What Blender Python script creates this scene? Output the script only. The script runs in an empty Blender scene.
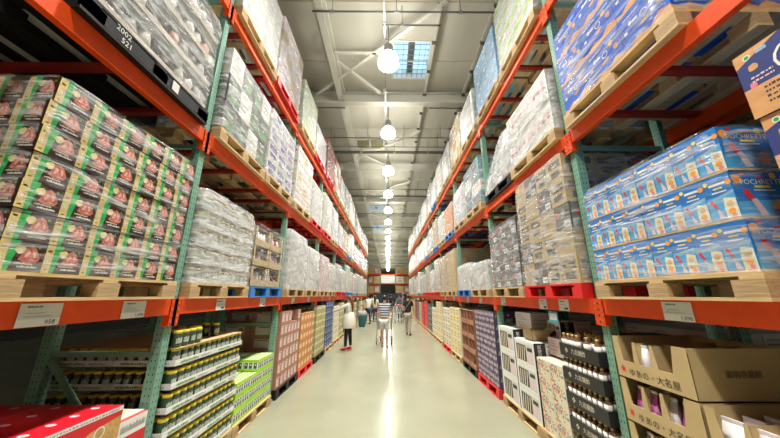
import bpy, math, random
from mathutils import Vector, Matrix, noise
R = random.Random(7)
SC = bpy.context.scene
COL = SC.collection
# ------------------------------------------------------------------ camera, world, exposure
CAMH = 1.62
cam_d = bpy.data.cameras.new('camera'); cam_d.sensor_width = 36; cam_d.lens = 36 * 280 / 780
cam_d.clip_start = .02; cam_d.clip_end = 300
cam = bpy.data.objects.new('camera', cam_d); COL.objects.link(cam)
cam.location = (0, 0, CAMH); cam.rotation_euler = (math.radians(90 + 15.2), 0, math.radians(-.4))
SC.camera = cam
SC.view_settings.view_transform = 'Standard'; SC.view_settings.look = 'None'
SC.view_settings.gamma = 1; SC.view_settings.use_curve_mapping = False
SC.view_settings.exposure = 0.62
SC.cycles.transparent_max_bounces = 24
SC.cycles.max_bounces = 5; SC.cycles.diffuse_bounces = 2
SC.cycles.sample_clamp_indirect = 6
LAMP = 23.0; LENS = 34.0; SPOT = 1180.0
w = bpy.data.worlds.new('sky'); SC.world = w; w.use_nodes = True
nt = w.node_tree; bg = nt.nodes['Background']
bg.inputs[0].default_value = (.42, .68, .95, 1); bg.inputs[1].default_value = 1.7

# ------------------------------------------------------------------ materials
MATS = {}
def mat(name, col, rough=.6, metal=0, spec=.5, noise_=0, nscale=20, bump=0, emit=None, es=0, stretch=(1, 1, 1), col2=None, coord='Object', alpha=1, coat=0):
    if name in MATS: return MATS[name]
    m = bpy.data.materials.new(name); m.use_nodes = True; MATS[name] = m
    n = m.node_tree.nodes; l = m.node_tree.links; b = n['Principled BSDF']
    b.inputs['Base Color'].default_value = (*col, 1); b.inputs['Roughness'].default_value = rough
    b.inputs['Metallic'].default_value = metal; b.inputs['Specular IOR Level'].default_value = spec
    if coat: b.inputs['Coat Weight'].default_value = coat; b.inputs['Coat Roughness'].default_value = .08
    if emit: b.inputs['Emission Color'].default_value = (*emit, 1); b.inputs['Emission Strength'].default_value = es
    if noise_ or bump:
        tc = n.new('ShaderNodeTexCoord'); mp = n.new('ShaderNodeMapping'); mp.inputs['Scale'].default_value = stretch
        l.new(tc.outputs[coord], mp.inputs[0])
        no = n.new('ShaderNodeTexNoise'); no.inputs['Scale'].default_value = nscale; no.inputs['Detail'].default_value = 4
        l.new(mp.outputs[0], no.inputs['Vector'])
        if noise_:
            r = n.new('ShaderNodeMapRange'); r.inputs[1].default_value = .3; r.inputs[2].default_value = .7
            mx = n.new('ShaderNodeMix'); mx.data_type = 'RGBA'
            c2 = col2 or tuple(c * (1 - noise_) for c in col)
            mx.inputs['A'].default_value = (*c2, 1); mx.inputs['B'].default_value = (*col, 1)
            l.new(no.outputs['Fac'], r.inputs[0]); l.new(r.outputs[0], mx.inputs['Factor']); l.new(mx.outputs['Result'], b.inputs['Base Color'])
        if bump:
            bp = n.new('ShaderNodeBump'); bp.inputs['Strength'].default_value = bump; bp.inputs['Distance'].default_value = .02
            l.new(no.outputs['Fac'], bp.inputs['Height']); l.new(bp.outputs[0], b.inputs['Normal'])
    return m

def film_mat(name, base, amp, tint=(.93, .95, .97), st=(1, 1, 5), scale=5):
    m = bpy.data.materials.new(name); m.use_nodes = True; MATS[name] = m
    n = m.node_tree.nodes; l = m.node_tree.links; b = n['Principled BSDF']; out = n['Material Output']
    b.inputs['Base Color'].default_value = (*(c * .8 for c in tint), 1); b.inputs['Roughness'].default_value = .16; b.inputs['Specular IOR Level'].default_value = .8
    tr = n.new('ShaderNodeBsdfTransparent'); mx = n.new('ShaderNodeMixShader')
    tc = n.new('ShaderNodeTexCoord'); mp = n.new('ShaderNodeMapping'); mp.inputs['Scale'].default_value = st; mp.inputs['Rotation'].default_value = (.35, 0, .2)
    oi = n.new('ShaderNodeObjectInfo'); ad = n.new('ShaderNodeVectorMath'); ad.operation = 'ADD'
    sc_ = n.new('ShaderNodeVectorMath'); sc_.operation = 'SCALE'; sc_.inputs['Scale'].default_value = .7
    l.new(oi.outputs['Location'], sc_.inputs[0]); l.new(tc.outputs['Object'], ad.inputs[0]); l.new(sc_.outputs[0], ad.inputs[1]); l.new(ad.outputs[0], mp.inputs[0])
    no = n.new('ShaderNodeTexNoise'); no.inputs['Scale'].default_value = scale; no.inputs['Detail'].default_value = 7; no.inputs['Distortion'].default_value = 1.2
    l.new(mp.outputs[0], no.inputs['Vector'])
    r = n.new('ShaderNodeMapRange'); r.inputs[1].default_value = .42; r.inputs[2].default_value = .72; r.inputs[3].default_value = base; r.inputs[4].default_value = min(1, base + amp)
    l.new(no.outputs['Fac'], r.inputs[0]); l.new(r.outputs[0], mx.inputs[0])
    bp = n.new('ShaderNodeBump'); bp.inputs['Strength'].default_value = .9; bp.inputs['Distance'].default_value = .03
    l.new(no.outputs['Fac'], bp.inputs['Height']); l.new(bp.outputs[0], b.inputs['Normal'])
    l.new(tr.outputs[0], mx.inputs[1]); l.new(b.outputs[0], mx.inputs[2]); l.new(mx.outputs[0], out.inputs[0])
    return m
film_mat('film_clear', .05, .45, scale=4); film_mat('film_mid', .16, .55, scale=4, st=(1, 1, 4)); film_mat('film_milky', .42, .5, scale=3, st=(1.3, 1.3, 2.5))
film_mat('film_jars', .28, .6, scale=4, st=(1, 1, 4)); film_mat('film_steak', .01, .65, st=(1, .7, 7), scale=2.6)

# floor
def floor_mat():
    m = bpy.data.materials.new('polished_concrete'); m.use_nodes = True
    n = m.node_tree.nodes; l = m.node_tree.links; b = n['Principled BSDF']
    tc = n.new('ShaderNodeTexCoord'); a = n.new('ShaderNodeTexNoise'); a.inputs['Scale'].default_value = .9; a.inputs['Detail'].default_value = 8
    l.new(tc.outputs['Object'], a.inputs['Vector'])
    f = n.new('ShaderNodeTexNoise'); f.inputs['Scale'].default_value = 45; f.inputs['Detail'].default_value = 3; l.new(tc.outputs['Object'], f.inputs['Vector'])
    cr = n.new('ShaderNodeValToRGB'); cr.color_ramp.elements[0].position = .3; cr.color_ramp.elements[0].color = (.315, .32, .225, 1)
    cr.color_ramp.elements[1].position = .7; cr.color_ramp.elements[1].color = (.365, .37, .265, 1)
    l.new(a.outputs['Fac'], cr.inputs[0])
    mx = n.new('ShaderNodeMix'); mx.data_type = 'RGBA'; mx.blend_type = 'MULTIPLY'; mx.inputs['Factor'].default_value = .15
    l.new(cr.outputs[0], mx.inputs['A']); l.new(f.outputs['Color'], mx.inputs['B']); l.new(mx.outputs['Result'], b.inputs['Base Color'])
    r = n.new('ShaderNodeMapRange'); r.inputs[3].default_value = .19; r.inputs[4].default_value = .23; l.new(a.outputs['Fac'], r.inputs[0]); l.new(r.outputs[0], b.inputs['Roughness'])
    b.inputs['Specular IOR Level'].default_value = .38
    bp = n.new('ShaderNodeBump'); bp.inputs['Strength'].default_value = .05; l.new(f.outputs['Fac'], bp.inputs['Height']); l.new(bp.outputs[0], b.inputs['Normal'])
    return m
M_FLOOR = floor_mat()
mat('orange', (.93, .085, .004), .45, spec=.35, noise_=.15, nscale=9)
mat('rack_red', (.34, .02, .01), .45, noise_=.2, nscale=9)
mat('green', (.22, .44, .33), .4, noise_=.22, nscale=14)
mat('dark', (.012, .012, .012), .8); mat('bolt', (.55, .55, .52), .3, metal=.9)
mat('wood', (.76, .53, .26), .75, noise_=.3, nscale=6, stretch=(6, 1, 12), bump=.15)
mat('wood2', (.58, .39, .20), .8, noise_=.35, nscale=6, stretch=(6, 1, 12), bump=.15)
mat('p_red', (.75, .02, .02), .4); mat('p_blue', (.03, .22, .6), .4); mat('p_black', (.008, .009, .010), .5, spec=.3)
mat('tan', (.58, .43, .21), .8, noise_=.12, nscale=7); mat('tan_d', (.42, .30, .16), .8, noise_=.15, nscale=7)
mat('white', (.86, .86, .83), .55); mat('cream', (.83, .76, .58), .6); mat('offwhite', (.74, .73, .68), .6, noise_=.1)
mat('black', (.02, .02, .02), .45); mat('ink', (.05, .045, .04), .6); mat('grey', (.35, .35, .35), .5)
mat('steakdark', (.045, .018, .01), .45, spec=.3); mat('gold', (.76, .60, .24), .4, noise_=.25, nscale=30); mat('sgreen', (.015, .42, .09), .4)
mat('meat', (.74, .27, .20), .5, noise_=.5, nscale=60, col2=(.42, .08, .06)); mat('meat2', (.85, .45, .36), .5); mat('garlic', (.82, .66, .25), .5)
mat('sblue', (.02, .20, .62), .3); mat('scyan', (.08, .42, .80), .3); mat('wafer', (.85, .58, .28), .5, noise_=.3, nscale=40)
mat('sorange', (.95, .38, .04), .4); mat('syellow', (.95, .72, .08), .4); mat('sred', (.80, .03, .05), .4); mat('spink', (.85, .25, .33), .4)
mat('navy', (.03, .05, .22), .45); mat('peach', (.80, .40, .16), .55, noise_=.2, nscale=15); mat('bblue', (.008, .10, .58), .4)
mat('teal', (.05, .35, .42), .5); mat('lblue', (.25, .5, .75), .5)
mat('lid', (.86, .66, .05), .35); mat('jar', (.04, .075, .045), .2, coat=.5); mat('jarlabel', (.42, .47, .40), .5)
mat('lime', (.42, .78, .04), .4); mat('limed', (.05, .09, .05), .4)
mat('brownbox', (.50, .24, .15), .7, noise_=.15, nscale=10); mat('orangebox', (.66, .30, .11), .7, noise_=.15, nscale=10)
mat('olive', (.46, .43, .17), .7, noise_=.15, nscale=10); mat('navybox', (.05, .07, .22), .5)
mat('plum', (.10, .07, .10), .5); mat('dgrey', (.09, .09, .085), .5); mat('magenta', (.62, .02, .33), .3, noise_=.6, nscale=35, col2=(.75, .35, .6))
mat('violet', (.12, .06, .33), .3); mat('pinkw', (.82, .62, .68), .35); mat('bagwhite', (.85, .80, .82), .25)
mat('redbox', (.70, .01, .025), .4); mat('biscuit', (.70, .42, .14), .6, noise_=.4, nscale=40); mat('maroon', (.28, .02, .03), .5)
mat('leaf', (.08, .33, .05), .5); mat('melon', (.03, .12, .05), .35); mat('gold_cap', (.70, .5, .18), .3, metal=.5); mat('sauce', (.22, .12, .06), .1, coat=.7)
mat('ceil', (.66, .635, .54), .8, noise_=.1, nscale=1.3, bump=.6, stretch=(1.6, .35, 1)); mat('steel', (.78, .76, .67), .5, noise_=.06, nscale=4)
mat('pipe', (.16, .165, .15), .45, metal=.3); mat('wallside_shade', (.06, .06, .055), .9); mat('wallp', (.6, .57, .48), .9); mat('galv', (.36, .36, .35), .4, metal=.7)
mat('lampglow', (1, 1, 1), .3, emit=(1, .97, .88), es=LAMP)
mat('lamplens', (1, 1, 1), .3, emit=(1, .97, .88), es=LENS)
mat('skin', (.62, .36, .24), .5); mat('hair', (.02, .014, .01), .4); mat('hairbrown', (.16, .055, .025), .4)
mat('cloth_w', (.80, .76, .66), .8); mat('cloth_b', (.015, .015, .018), .8); mat('khaki', (.45, .43, .36), .8); mat('denim', (.03, .05, .10), .8)
mat('shoe_r', (.75, .01, .02), .4); mat('shoe_d', (.03, .03, .03), .5); mat('tealbin', (.03, .20, .26), .5); mat('cloth_g', (.12, .12, .13), .8); mat('cap', (.02, .10, .6), .7)
def stripes():
    m = mat('striped_cloth', (.8, .8, .8), .8); n = m.node_tree.nodes; l = m.node_tree.links
    tc = n.new('ShaderNodeTexCoord'); sx = n.new('ShaderNodeSeparateXYZ'); l.new(tc.outputs['Object'], sx.inputs[0])
    mu = n.new('ShaderNodeMath'); mu.operation = 'MULTIPLY'; mu.inputs[1].default_value = 13; l.new(sx.outputs[2], mu.inputs[0])
    fr = n.new('ShaderNodeMath'); fr.operation = 'FRACT'; l.new(mu.outputs[0], fr.inputs[0])
    gt = n.new('ShaderNodeMath'); gt.operation = 'GREATER_THAN'; gt.inputs[1].default_value = .5; l.new(fr.outputs[0], gt.inputs[0])
    mx = n.new('ShaderNodeMix'); mx.data_type = 'RGBA'; mx.inputs['A'].default_value = (.80, .82, .85, 1); mx.inputs['B'].default_value = (.03, .06, .2, 1)
    l.new(gt.outputs[0], mx.inputs['Factor']); l.new(mx.outputs['Result'], n['Principled BSDF'].inputs['Base Color'])
stripes()
def glass_mat():
    m = bpy.data.materials.new('skylight_glass'); m.use_nodes = True; MATS['glass'] = m
    n = m.node_tree.nodes; l = m.node_tree.links
    t = n.new('ShaderNodeBsdfTransparent'); t.inputs[0].default_value = (.85, .95, 1, 1)
    g = n.new('ShaderNodeBsdfGlossy'); g.inputs['Roughness'].default_value = .1; mx = n.new('ShaderNodeMixShader'); mx.inputs[0].default_value = .08
    l.new(t.outputs[0], mx.inputs[1]); l.new(g.outputs[0], mx.inputs[2]); l.new(mx.outputs[0], n['Material Output'].inputs[0])
glass_mat()

# ------------------------------------------------------------------ mesh helper
TXT = {}
def text_geo(s, size):
    k = (s, size)
    if k not in TXT:
        c = bpy.data.curves.new('t', 'FONT'); c.body = s; c.size = size; c.resolution_u = 2; c.align_x = 'CENTER'; c.align_y = 'CENTER'
        o = bpy.data.objects.new('t', c); COL.objects.link(o); dg = bpy.context.evaluated_depsgraph_get()
        me = bpy.data.meshes.new_from_object(o.evaluated_get(dg))
        TXT[k] = ([tuple(v.co) for v in me.vertices], [tuple(p.vertices) for p in me.polygons])
        bpy.data.objects.remove(o); bpy.data.curves.remove(c); bpy.data.meshes.remove(me)
    return TXT[k]

class MB:
    def __init__(s): s.v = []; s.f = []; s.m = []; s.mats = []; s.smooth = []
    def mi(s, m):
        if m not in s.mats: s.mats.append(m)
        return s.mats.index(m)
    def poly(s, pts, m, sm=False):
        b = len(s.v); s.v += [tuple(p) for p in pts]; s.f.append(tuple(range(b, b + len(pts)))); s.m.append(s.mi(m)); s.smooth.append(sm)
    def faces(s, vs, fs, m, sm=False):
        b = len(s.v); s.v += [tuple(p) for p in vs]; i = s.mi(m)
        for f in fs: s.f.append(tuple(b + q for q in f)); s.m.append(i); s.smooth.append(sm)
    def box(s, x0, x1, y0, y1, z0, z1, m):
        s.faces([(x0, y0, z0), (x1, y0, z0), (x1, y1, z0), (x0, y1, z0), (x0, y0, z1), (x1, y0, z1), (x1, y1, z1), (x0, y1, z1)],
                [(3, 2, 1, 0), (4, 5, 6, 7), (0, 1, 5, 4), (1, 2, 6, 5), (2, 3, 7, 6), (3, 0, 4, 7)], m)
    def lathe(s, prof, c, m, n=12, sm=True, mats=None):
        vs = []; 
        for r, z in prof:
            for i in range(n):
                a = 2 * math.pi * i / n; vs.append((c[0] + r * math.cos(a), c[1] + r * math.sin(a), c[2] + z))
        for j in range(len(prof) - 1):
            pass
        b = len(s.v); s.v += vs
        for j in range(len(prof) - 1):
            mm = mats[j] if mats else m
            for i in range(n):
                s.f.append((b + j * n + i, b + j * n + (i + 1) % n, b + (j + 1) * n + (i + 1) % n, b + (j + 1) * n + i)); s.m.append(s.mi(mm)); s.smooth.append(sm)
        s.f.append(tuple(b + i for i in reversed(range(n)))); s.m.append(s.mi(mats[0] if mats else m)); s.smooth.append(False)
        s.f.append(tuple(b + (len(prof) - 1) * n + i for i in range(n))); s.m.append(s.mi(mats[-1] if mats else m)); s.smooth.append(False)
    def tube(s, p0, p1, r, m, n=8, r2=None):
        p0 = Vector(p0); p1 = Vector(p1); d = (p1 - p0).normalized(); r2 = r if r2 is None else r2
        u = d.orthogonal().normalized(); v = d.cross(u); vs = []
        for p, q in ((p0, r), (p1, r2)):
            for i in range(n):
                a = 2 * math.pi * i / n; vs.append(p + (u * math.cos(a) + v * math.sin(a)) * q)
        s.faces(vs, [(i, (i + 1) % n, n + (i + 1) % n, n + i) for i in range(n)], m, True)
        s.faces(vs, [tuple(reversed(range(n))), tuple(range(n, 2 * n))], m)
    def path(s, pts, r, m, n=6):
        for a, b in zip(pts, pts[1:]): s.tube(a, b, r, m, n)
    def bar(s, p0, p1, w, h, m):
        p0 = Vector(p0); p1 = Vector(p1); d = (p1 - p0).normalized(); up = Vector((0, 0, 1)) if abs(d.z) < .9 else Vector((1, 0, 0))
        u = d.cross(up).normalized() * w / 2; v = u.cross(d).normalized() * h / 2; vs = []
        for p in (p0, p1):
            vs += [p - u - v, p + u - v, p + u + v, p - u + v]
        s.faces(vs, [(0, 1, 2, 3), (7, 6, 5, 4), (0, 4, 5, 1), (1, 5, 6, 2), (2, 6, 7, 3), (3, 7, 4, 0)], m)
    def blob(s, c, rx, ry, rz, m, n=8, k=5, jit=0):
        vs = []; fs = []
        for j in range(k + 1):
            t = math.pi * j / k
            for i in range(n):
                a = 2 * math.pi * i / n; q = 1 + R.uniform(-jit, jit)
                vs.append((c[0] + rx * q * math.sin(t) * math.cos(a), c[1] + ry * q * math.sin(t) * math.sin(a), c[2] + rz * q * math.cos(t)))
        for j in range(k):
            for i in range(n): fs.append((j * n + i, (j + 1) * n + i, (j + 1) * n + (i + 1) % n, j * n + (i + 1) % n))
        s.faces(vs, fs, m, True)
    def mesh(s, name):
        me = bpy.data.meshes.new(name); me.from_pydata(s.v, [], s.f)
        for m in s.mats: me.materials.append(MATS[m] if isinstance(m, str) else m)
        me.polygons.foreach_set('material_index', s.m); me.polygons.foreach_set('use_smooth', s.smooth); me.update()
        return me
    def build(s, name, parent=None, loc=None, rz=0):
        return link(name, s.mesh(name), parent, loc, rz)

class Face:
    """a printed side of a carton: fractions a, b across and up"""
    def __init__(s, mb, o, u, n, w, h): s.mb = mb; s.o = Vector(o); s.u = Vector(u); s.n = Vector(n); s.w = w; s.h = h
    def P(s, a, b, e=.0008): return s.o + s.u * (a * s.w) + Vector((0, 0, 1)) * (b * s.h) + s.n * e
    def poly(s, pts, m, e=.0008): s.mb.poly([s.P(a, b, e) for a, b in pts], m)
    def rect(s, a0, b0, a1, b1, m, e=.0008): s.poly([(a0, b0), (a1, b0), (a1, b1), (a0, b1)], m, e)
    def disc(s, a, b, r, m, e=.0012, n=10, squash=1, jit=0, rr=None):
        rn = rr or R
        s.poly([(a + r * (1 + rn.uniform(-jit, jit)) * math.cos(2 * math.pi * i / n) / s.w, b + r * squash * (1 + rn.uniform(-jit, jit)) * math.sin(2 * math.pi * i / n) / s.h) for i in range(n)], m, e)
    def ring(s, a, b, r, t, m, e=.0014, n=14):
        for i in range(n):
            q = [2 * math.pi * i / n, 2 * math.pi * (i + 1) / n]
            s.poly([(a + rr * math.cos(x) / s.w, b + rr * math.sin(x) / s.h) for rr, x in ((r, q[0]), (r, q[1]), (r - t, q[1]), (r - t, q[0]))], m, e)
    def text(s, t, a, b, size, m, e=.0018, rot=False):
        vs, fs = text_geo(t, size); z = Vector((0, 0, 1))
        if rot: P = [s.P(a, b, e) + z * x - s.u * y for x, y, _ in vs]
        else: P = [s.P(a, b, e) + s.u * x + z * y for x, y, _ in vs]
        s.mb.faces(P, fs, m)

def link(name, data, parent=None, loc=None, rz=0):
    o = bpy.data.objects.new(name, data); COL.objects.link(o)
    if parent: o.parent = parent
    if loc is not None: o.location = loc
    o.rotation_euler.z = rz
    return o
USED = {}
def tag(o, label, cat, group=None, kind='thing'):
    n = len(label.replace(',', ' ').split())
    if n > 16 or n < 4: print('LABEL LEN', n, label)
    USED.setdefault(label, []).append(o.name)
    o['label'] = label; o['category'] = cat; o['kind'] = kind
    if group: o['group'] = group
    return o
def struct(o): o['kind'] = 'structure'; return o
def empty(name, loc, rz=0): 
    o = link(name, None, None, loc, rz); o.empty_display_size = .1; return o
CH = {}
def copy_tree(o, kids, loc, rz=None):
    c = o.copy(); COL.objects.link(c); c.location = loc
    if rz is not None: c.rotation_euler.z = rz
    nk = []
    for k in kids:
        d = k.copy(); COL.objects.link(d); d.parent = c; nk.append(d)
    return c, nk
ORD = 'first second third fourth fifth sixth seventh eighth ninth tenth eleventh twelfth thirteenth fourteenth fifteenth sixteenth seventeenth eighteenth nineteenth twentieth'.split()

# ------------------------------------------------------------------ carton art
def sides(mb, x0, x1, y0, y1, z0, h):
    return [Face(mb, (x1, y0, z0), (0, 1, 0), (1, 0, 0), y1 - y0, h), Face(mb, (x0, y1, z0), (0, -1, 0), (-1, 0, 0), y1 - y0, h),
            Face(mb, (x0, y0, z0), (1, 0, 0), (0, -1, 0), x1 - x0, h), Face(mb, (x1, y1, z0), (-1, 0, 0), (0, 1, 0), x1 - x0, h)]
def scribble(F, a0, a1, b, m, hgt=.02, rr=None):
    rr = rr or random.Random(3); a = a0
    while a < a1:
        ww = rr.uniform(.012, .035); F.rect(a, b, min(a + ww, a1), b + hgt * rr.uniform(.7, 1.2), m, .0016); a += ww + rr.uniform(.006, .014)
def art_steak(F, i):
    rr = random.Random(5)
    F.rect(0, 0, .20, 1, 'gold'); F.poly([(.20, 0), (.30, 0), (.42, 1), (.20, 1)], 'sgreen')
    F.ring(.10, .42, .017, .004, 'cream'); F.disc(.10, .42, .008, 'cream')
    F.rect(.05, .74, .15, .80, 'cream'); F.rect(.06, .10, .14, .14, 'ink')
    F.disc(.46, .70, .020, 'garlic', jit=.15, rr=rr); F.disc(.455, .64, .010, 'cream', .0015)
    F.poly([(.45, .38), (.58, .78), (.68, .88), (.80, .78), (.93, .46), (.86, .32), (.62, .30)], 'meat', .0012)
    F.poly([(.56, .50), (.64, .70), (.70, .62), (.62, .46)], 'meat2', .0016); F.poly([(.72, .72), (.80, .66), (.83, .50), (.78, .46)], 'meat2', .0016); F.poly([(.66, .40), (.74, .44), (.84, .40), (.80, .37)], 'meat2', .0016)
    F.disc(.86, .82, .007, 'leaf'); scribble(F, .40, .80, .24, 'cream', .05, rr); scribble(F, .48, .92, .13, 'white', .06, rr)
def art_panel(F, a0, a1):
    """one retail pack front printed on the snack carton"""
    W = a1 - a0; q = lambda a: a0 + W * a
    F.rect(q(.02), .05, q(.98), .97, 'scyan'); F.rect(q(.02), .55, q(.98), .97, 'sblue', .001)
    F.poly([(q(.02), .5), (q(.98), .62), (q(.98), .55), (q(.02), .42)], 'lblue', .0012)
    F.rect(q(.22), .78, q(.80), .83, 'white', .0015); F.rect(q(.34), .70, q(.68), .73, 'syellow', .0015); F.rect(q(.26), .62, q(.78), .645, 'white', .0015)
    F.poly([(q(.55), .05), (q(.97), .05), (q(.97), .44), (q(.60), .50), (q(.55), .3)], 'cream', .0014)
    F.disc(q(.76), .35, .016, 'wafer', .0018); F.disc(q(.76), .20, .016, 'sorange', .0018); F.disc(q(.80), .10, .012, 'spink', .0018)
    F.poly([(q(.10), .46), (q(.20), .50), (q(.34), .34), (q(.28), .28)], 'sred', .0018); F.poly([(q(.30), .30), (q(.36), .26), (q(.52), .07), (q(.30), .07)], 'pinkw', .0018)
    F.disc(q(.12), .86, .012, 'syellow', .002); F.disc(q(.9), .80, .015, 'sorange', .002)
def art_snack(F, i):
    F.rect(0, 0, 1, 1, 'sblue', .0004); F.rect(0, 0, 1, .045, 'wafer', .001)
    if i >= 2:
        F.poly([(0, .05), (1, .05), (1, .45), (0, .35)], 'scyan')
        for k in range(2):
            o = k * .5
            F.text('POCHRETTE', o + .30, .76, .040, 'white'); F.rect(o + .22, .64, o + .38, .69, 'syellow', .0015); F.rect(o + .2, .58, o + .42, .60, 'white', .0015)
            F.rect(o + .26, .84, o + .34, .88, 'sred', .0015)
            F.disc(o + .06, .83, .026, 'sorange'); F.disc(o + .13, .94, .012, 'sred'); F.disc(o + .44, .90, .018, 'syellow')
            F.poly([(o + .08, .52), (o + .10, .62), (o + .14, .60), (o + .18, .42), (o + .13, .38)], 'sred', .0018)
            F.poly([(o + .14, .40), (o + .20, .42), (o + .27, .07), (o + .19, .07)], 'pinkw', .0016)
            F.poly([(o + .32, .22), (o + .40, .40), (o + .48, .34), (o + .47, .16), (o + .38, .12)], 'wafer', .0016)
            F.disc(o + .41, .27, .022, 'sorange', .002); F.poly([(o + .33, .2), (o + .35, .16), (o + .47, .12), (o + .46, .16)], 'sred', .002)
    else:
        n = 4
        for k in range(n): art_panel(F, k / n, (k + 1) / n)
def art_cracker(F, i):
    rr = random.Random(9)
    F.rect(0, 0, 1, 1, 'navy', .0004); F.poly([(0, 0), (1, 0), (1, .10), (0, .30)], 'peach'); F.poly([(0, .80), (.35, 1), (0, 1)], 'peach')
    F.poly([(0, .30), (.4, .2), (1, .1), (1, .3), (.5, .42), (0, .44)], 'peach')
    F.disc(.10, .90, .015, 'white'); F.disc(.10, .90, .010, 'sgreen', .0016); F.rect(.17, .88, .25, .93, 'lblue'); F.rect(.17, .935, .23, .95, 'white'); F.disc(.12, .72, .02, 'peach', jit=.15, rr=rr)
    F.ring(.40, .64, .072, .011, 'white'); F.text('CH', .43, .64, .08, 'white')
    for b in (.56, .50): scribble(F, .08, .24, b, 'pinkw', .025, rr)
    for b in (.35, .28, .21, .14): scribble(F, .14, .95, b, 'ink', .03, rr)
    F.disc(.08, .47, .014, 'spink', jit=.2, rr=rr)
def art_cracker_blue(F, i):
    rr = random.Random(11)
    F.rect(0, 0, 1, 1, 'bblue', .0004); F.poly([(0, 0), (1, 0), (1, .16), (.8, .26), (.6, .10), (.35, .2), (.15, .08), (0, .14)], 'peach'); F.poly([(.4, .4), (.6, .46), (.66, .40), (.5, .34)], 'peach')
    F.ring(.55, .58, .03, .006, 'white'); F.disc(.25, .66, .016, 'white'); F.rect(.3, .62, .42, .68, 'white', .0014); F.rect(.08, .46, .16, .54, 'white', .0014)
    F.disc(.74, .72, .024, 'sorange', jit=.2, rr=rr); F.disc(.86, .52, .024, 'peach', jit=.2, rr=rr); F.rect(.62, .80, .92, .86, 'lblue', .0014); scribble(F, .1, .5, .84, 'white', .04, rr)
def art_brown(F, i):
    F.rect(.16, .16, .84, .84, 'pinkw' ); F.rect(.28, .26, .60, .66, 'offwhite', .0014); F.rect(.64, .25, .76, .75, 'brownbox', .0014); F.rect(.28, .72, .6, .78, 'maroon', .0014)
def art_orangebox(F, i):
    F.rect(.12, .2, .88, .82, 'peach'); F.rect(.22, .3, .55, .7, 'cream', .0014); F.disc(.7, .5, .03, 'sorange', .0016)
def art_label(c1, c2, c3='ink'):
    def f(F, i):
        F.rect(.1, .55, .9, .85, c1); F.rect(.2, .16, .8, .42, c2, .001); F.rect(.3, .62, .7, .7, c3, .0016)
    return f
def art_floral(F, i):
    rr = random.Random(21 + i); F.rect(0, 0, 1, 1, 'cream', .0004)
    for k in range(60):
        F.disc(rr.uniform(.05, .95), rr.uniform(.12, .93), rr.uniform(.005, .013), rr.choice(['spink', 'spink', 'leaf', 'sred', 'syellow', 'teal']), .001 + k * .00003, 7)
    F.rect(.05, .04, .35, .1, 'sred', .002)
def art_spine(F, i):
    F.rect(0, 0, 1, 1, 'white', .0004)
    if i >= 2:
        F.rect(.0, .0, .45, 1, 'black'); F.text('黒竹炭焙煎', .22, .52, .05, 'white', rot=True); scribble(F, .5, .95, .85, 'ink', .04); F.rect(.55, .1, .95, .7, 'pinkw')
    else:
        F.rect(.06, .1, .94, .86, 'offwhite'); F.rect(.10, .14, .60, .80, 'ink', .0012)
        for k in range(4): F.poly([(.13 + k * .11, .16), (.17 + k * .11, .16), (.22 + k * .11, .76), (.18 + k * .11, .76)], 'cream', .0016)
        F.rect(.66, .2, .9, .5, 'pinkw', .0014); F.rect(.66, .6, .9, .75, 'ink', .0014)
def art_plum(F, i):
    rr = random.Random(4)
    for a in range(3):
        for b in range(2): F.poly([(.04 + a * .32, .06 + b * .48), (.3 + a * .32, .06 + b * .48), (.34 + a * .31, .46 + b * .48), (.1 + a * .32, .46 + b * .48)], 'grey' if (a + b) % 2 else 'violet'); F.disc(.2 + a * .3, .27 + b * .46, .02, 'pinkw', .0016)
def art_print(F, i):
    rr = random.Random(31 + i)
    for b in (.8, .66, .52, .3): scribble(F, .08, rr.uniform(.5, .9), b, 'grey', .05, rr)
    F.rect(.62, .08, .92, .3, 'cream')
def art_redmark(F, i):
    F.rect(.55, .08, .92, .34, 'white'); scribble(F, .6, .88, .18, 'ink', .05); F.disc(.25, .6, .03, 'sred'); F.poly([(.35, .45), (.6, .45), (.7, .75), (.45, .75)], 'grey')
def art_white_red(F, i):
    F.rect(0, .86, 1, 1, 'offwhite'); 
    for k in range(3): F.disc(.2 + k * .3, .55, .035, 'spink', jit=.3); F.disc(.24 + k * .3, .5, .02, 'sred', .0016)
    F.rect(.4, .12, .6, .34, 'white', .0012)
def art_dots(c):
    def f(F, i):
        rr = random.Random(2)
        for k in range(10): F.disc(rr.random() * .8 + .1, rr.random() * .7 + .15, .02, c[k % len(c)], .001 + k * .00004, 7)
    return f
def art_tape(F, i):
    F.rect(0, .88, 1, .9, 'tan_d'); F.rect(.45, 0, .55, .12, 'tan_d'); scribble(F, .2, .7, .4, 'tan_d', .1)
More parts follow.
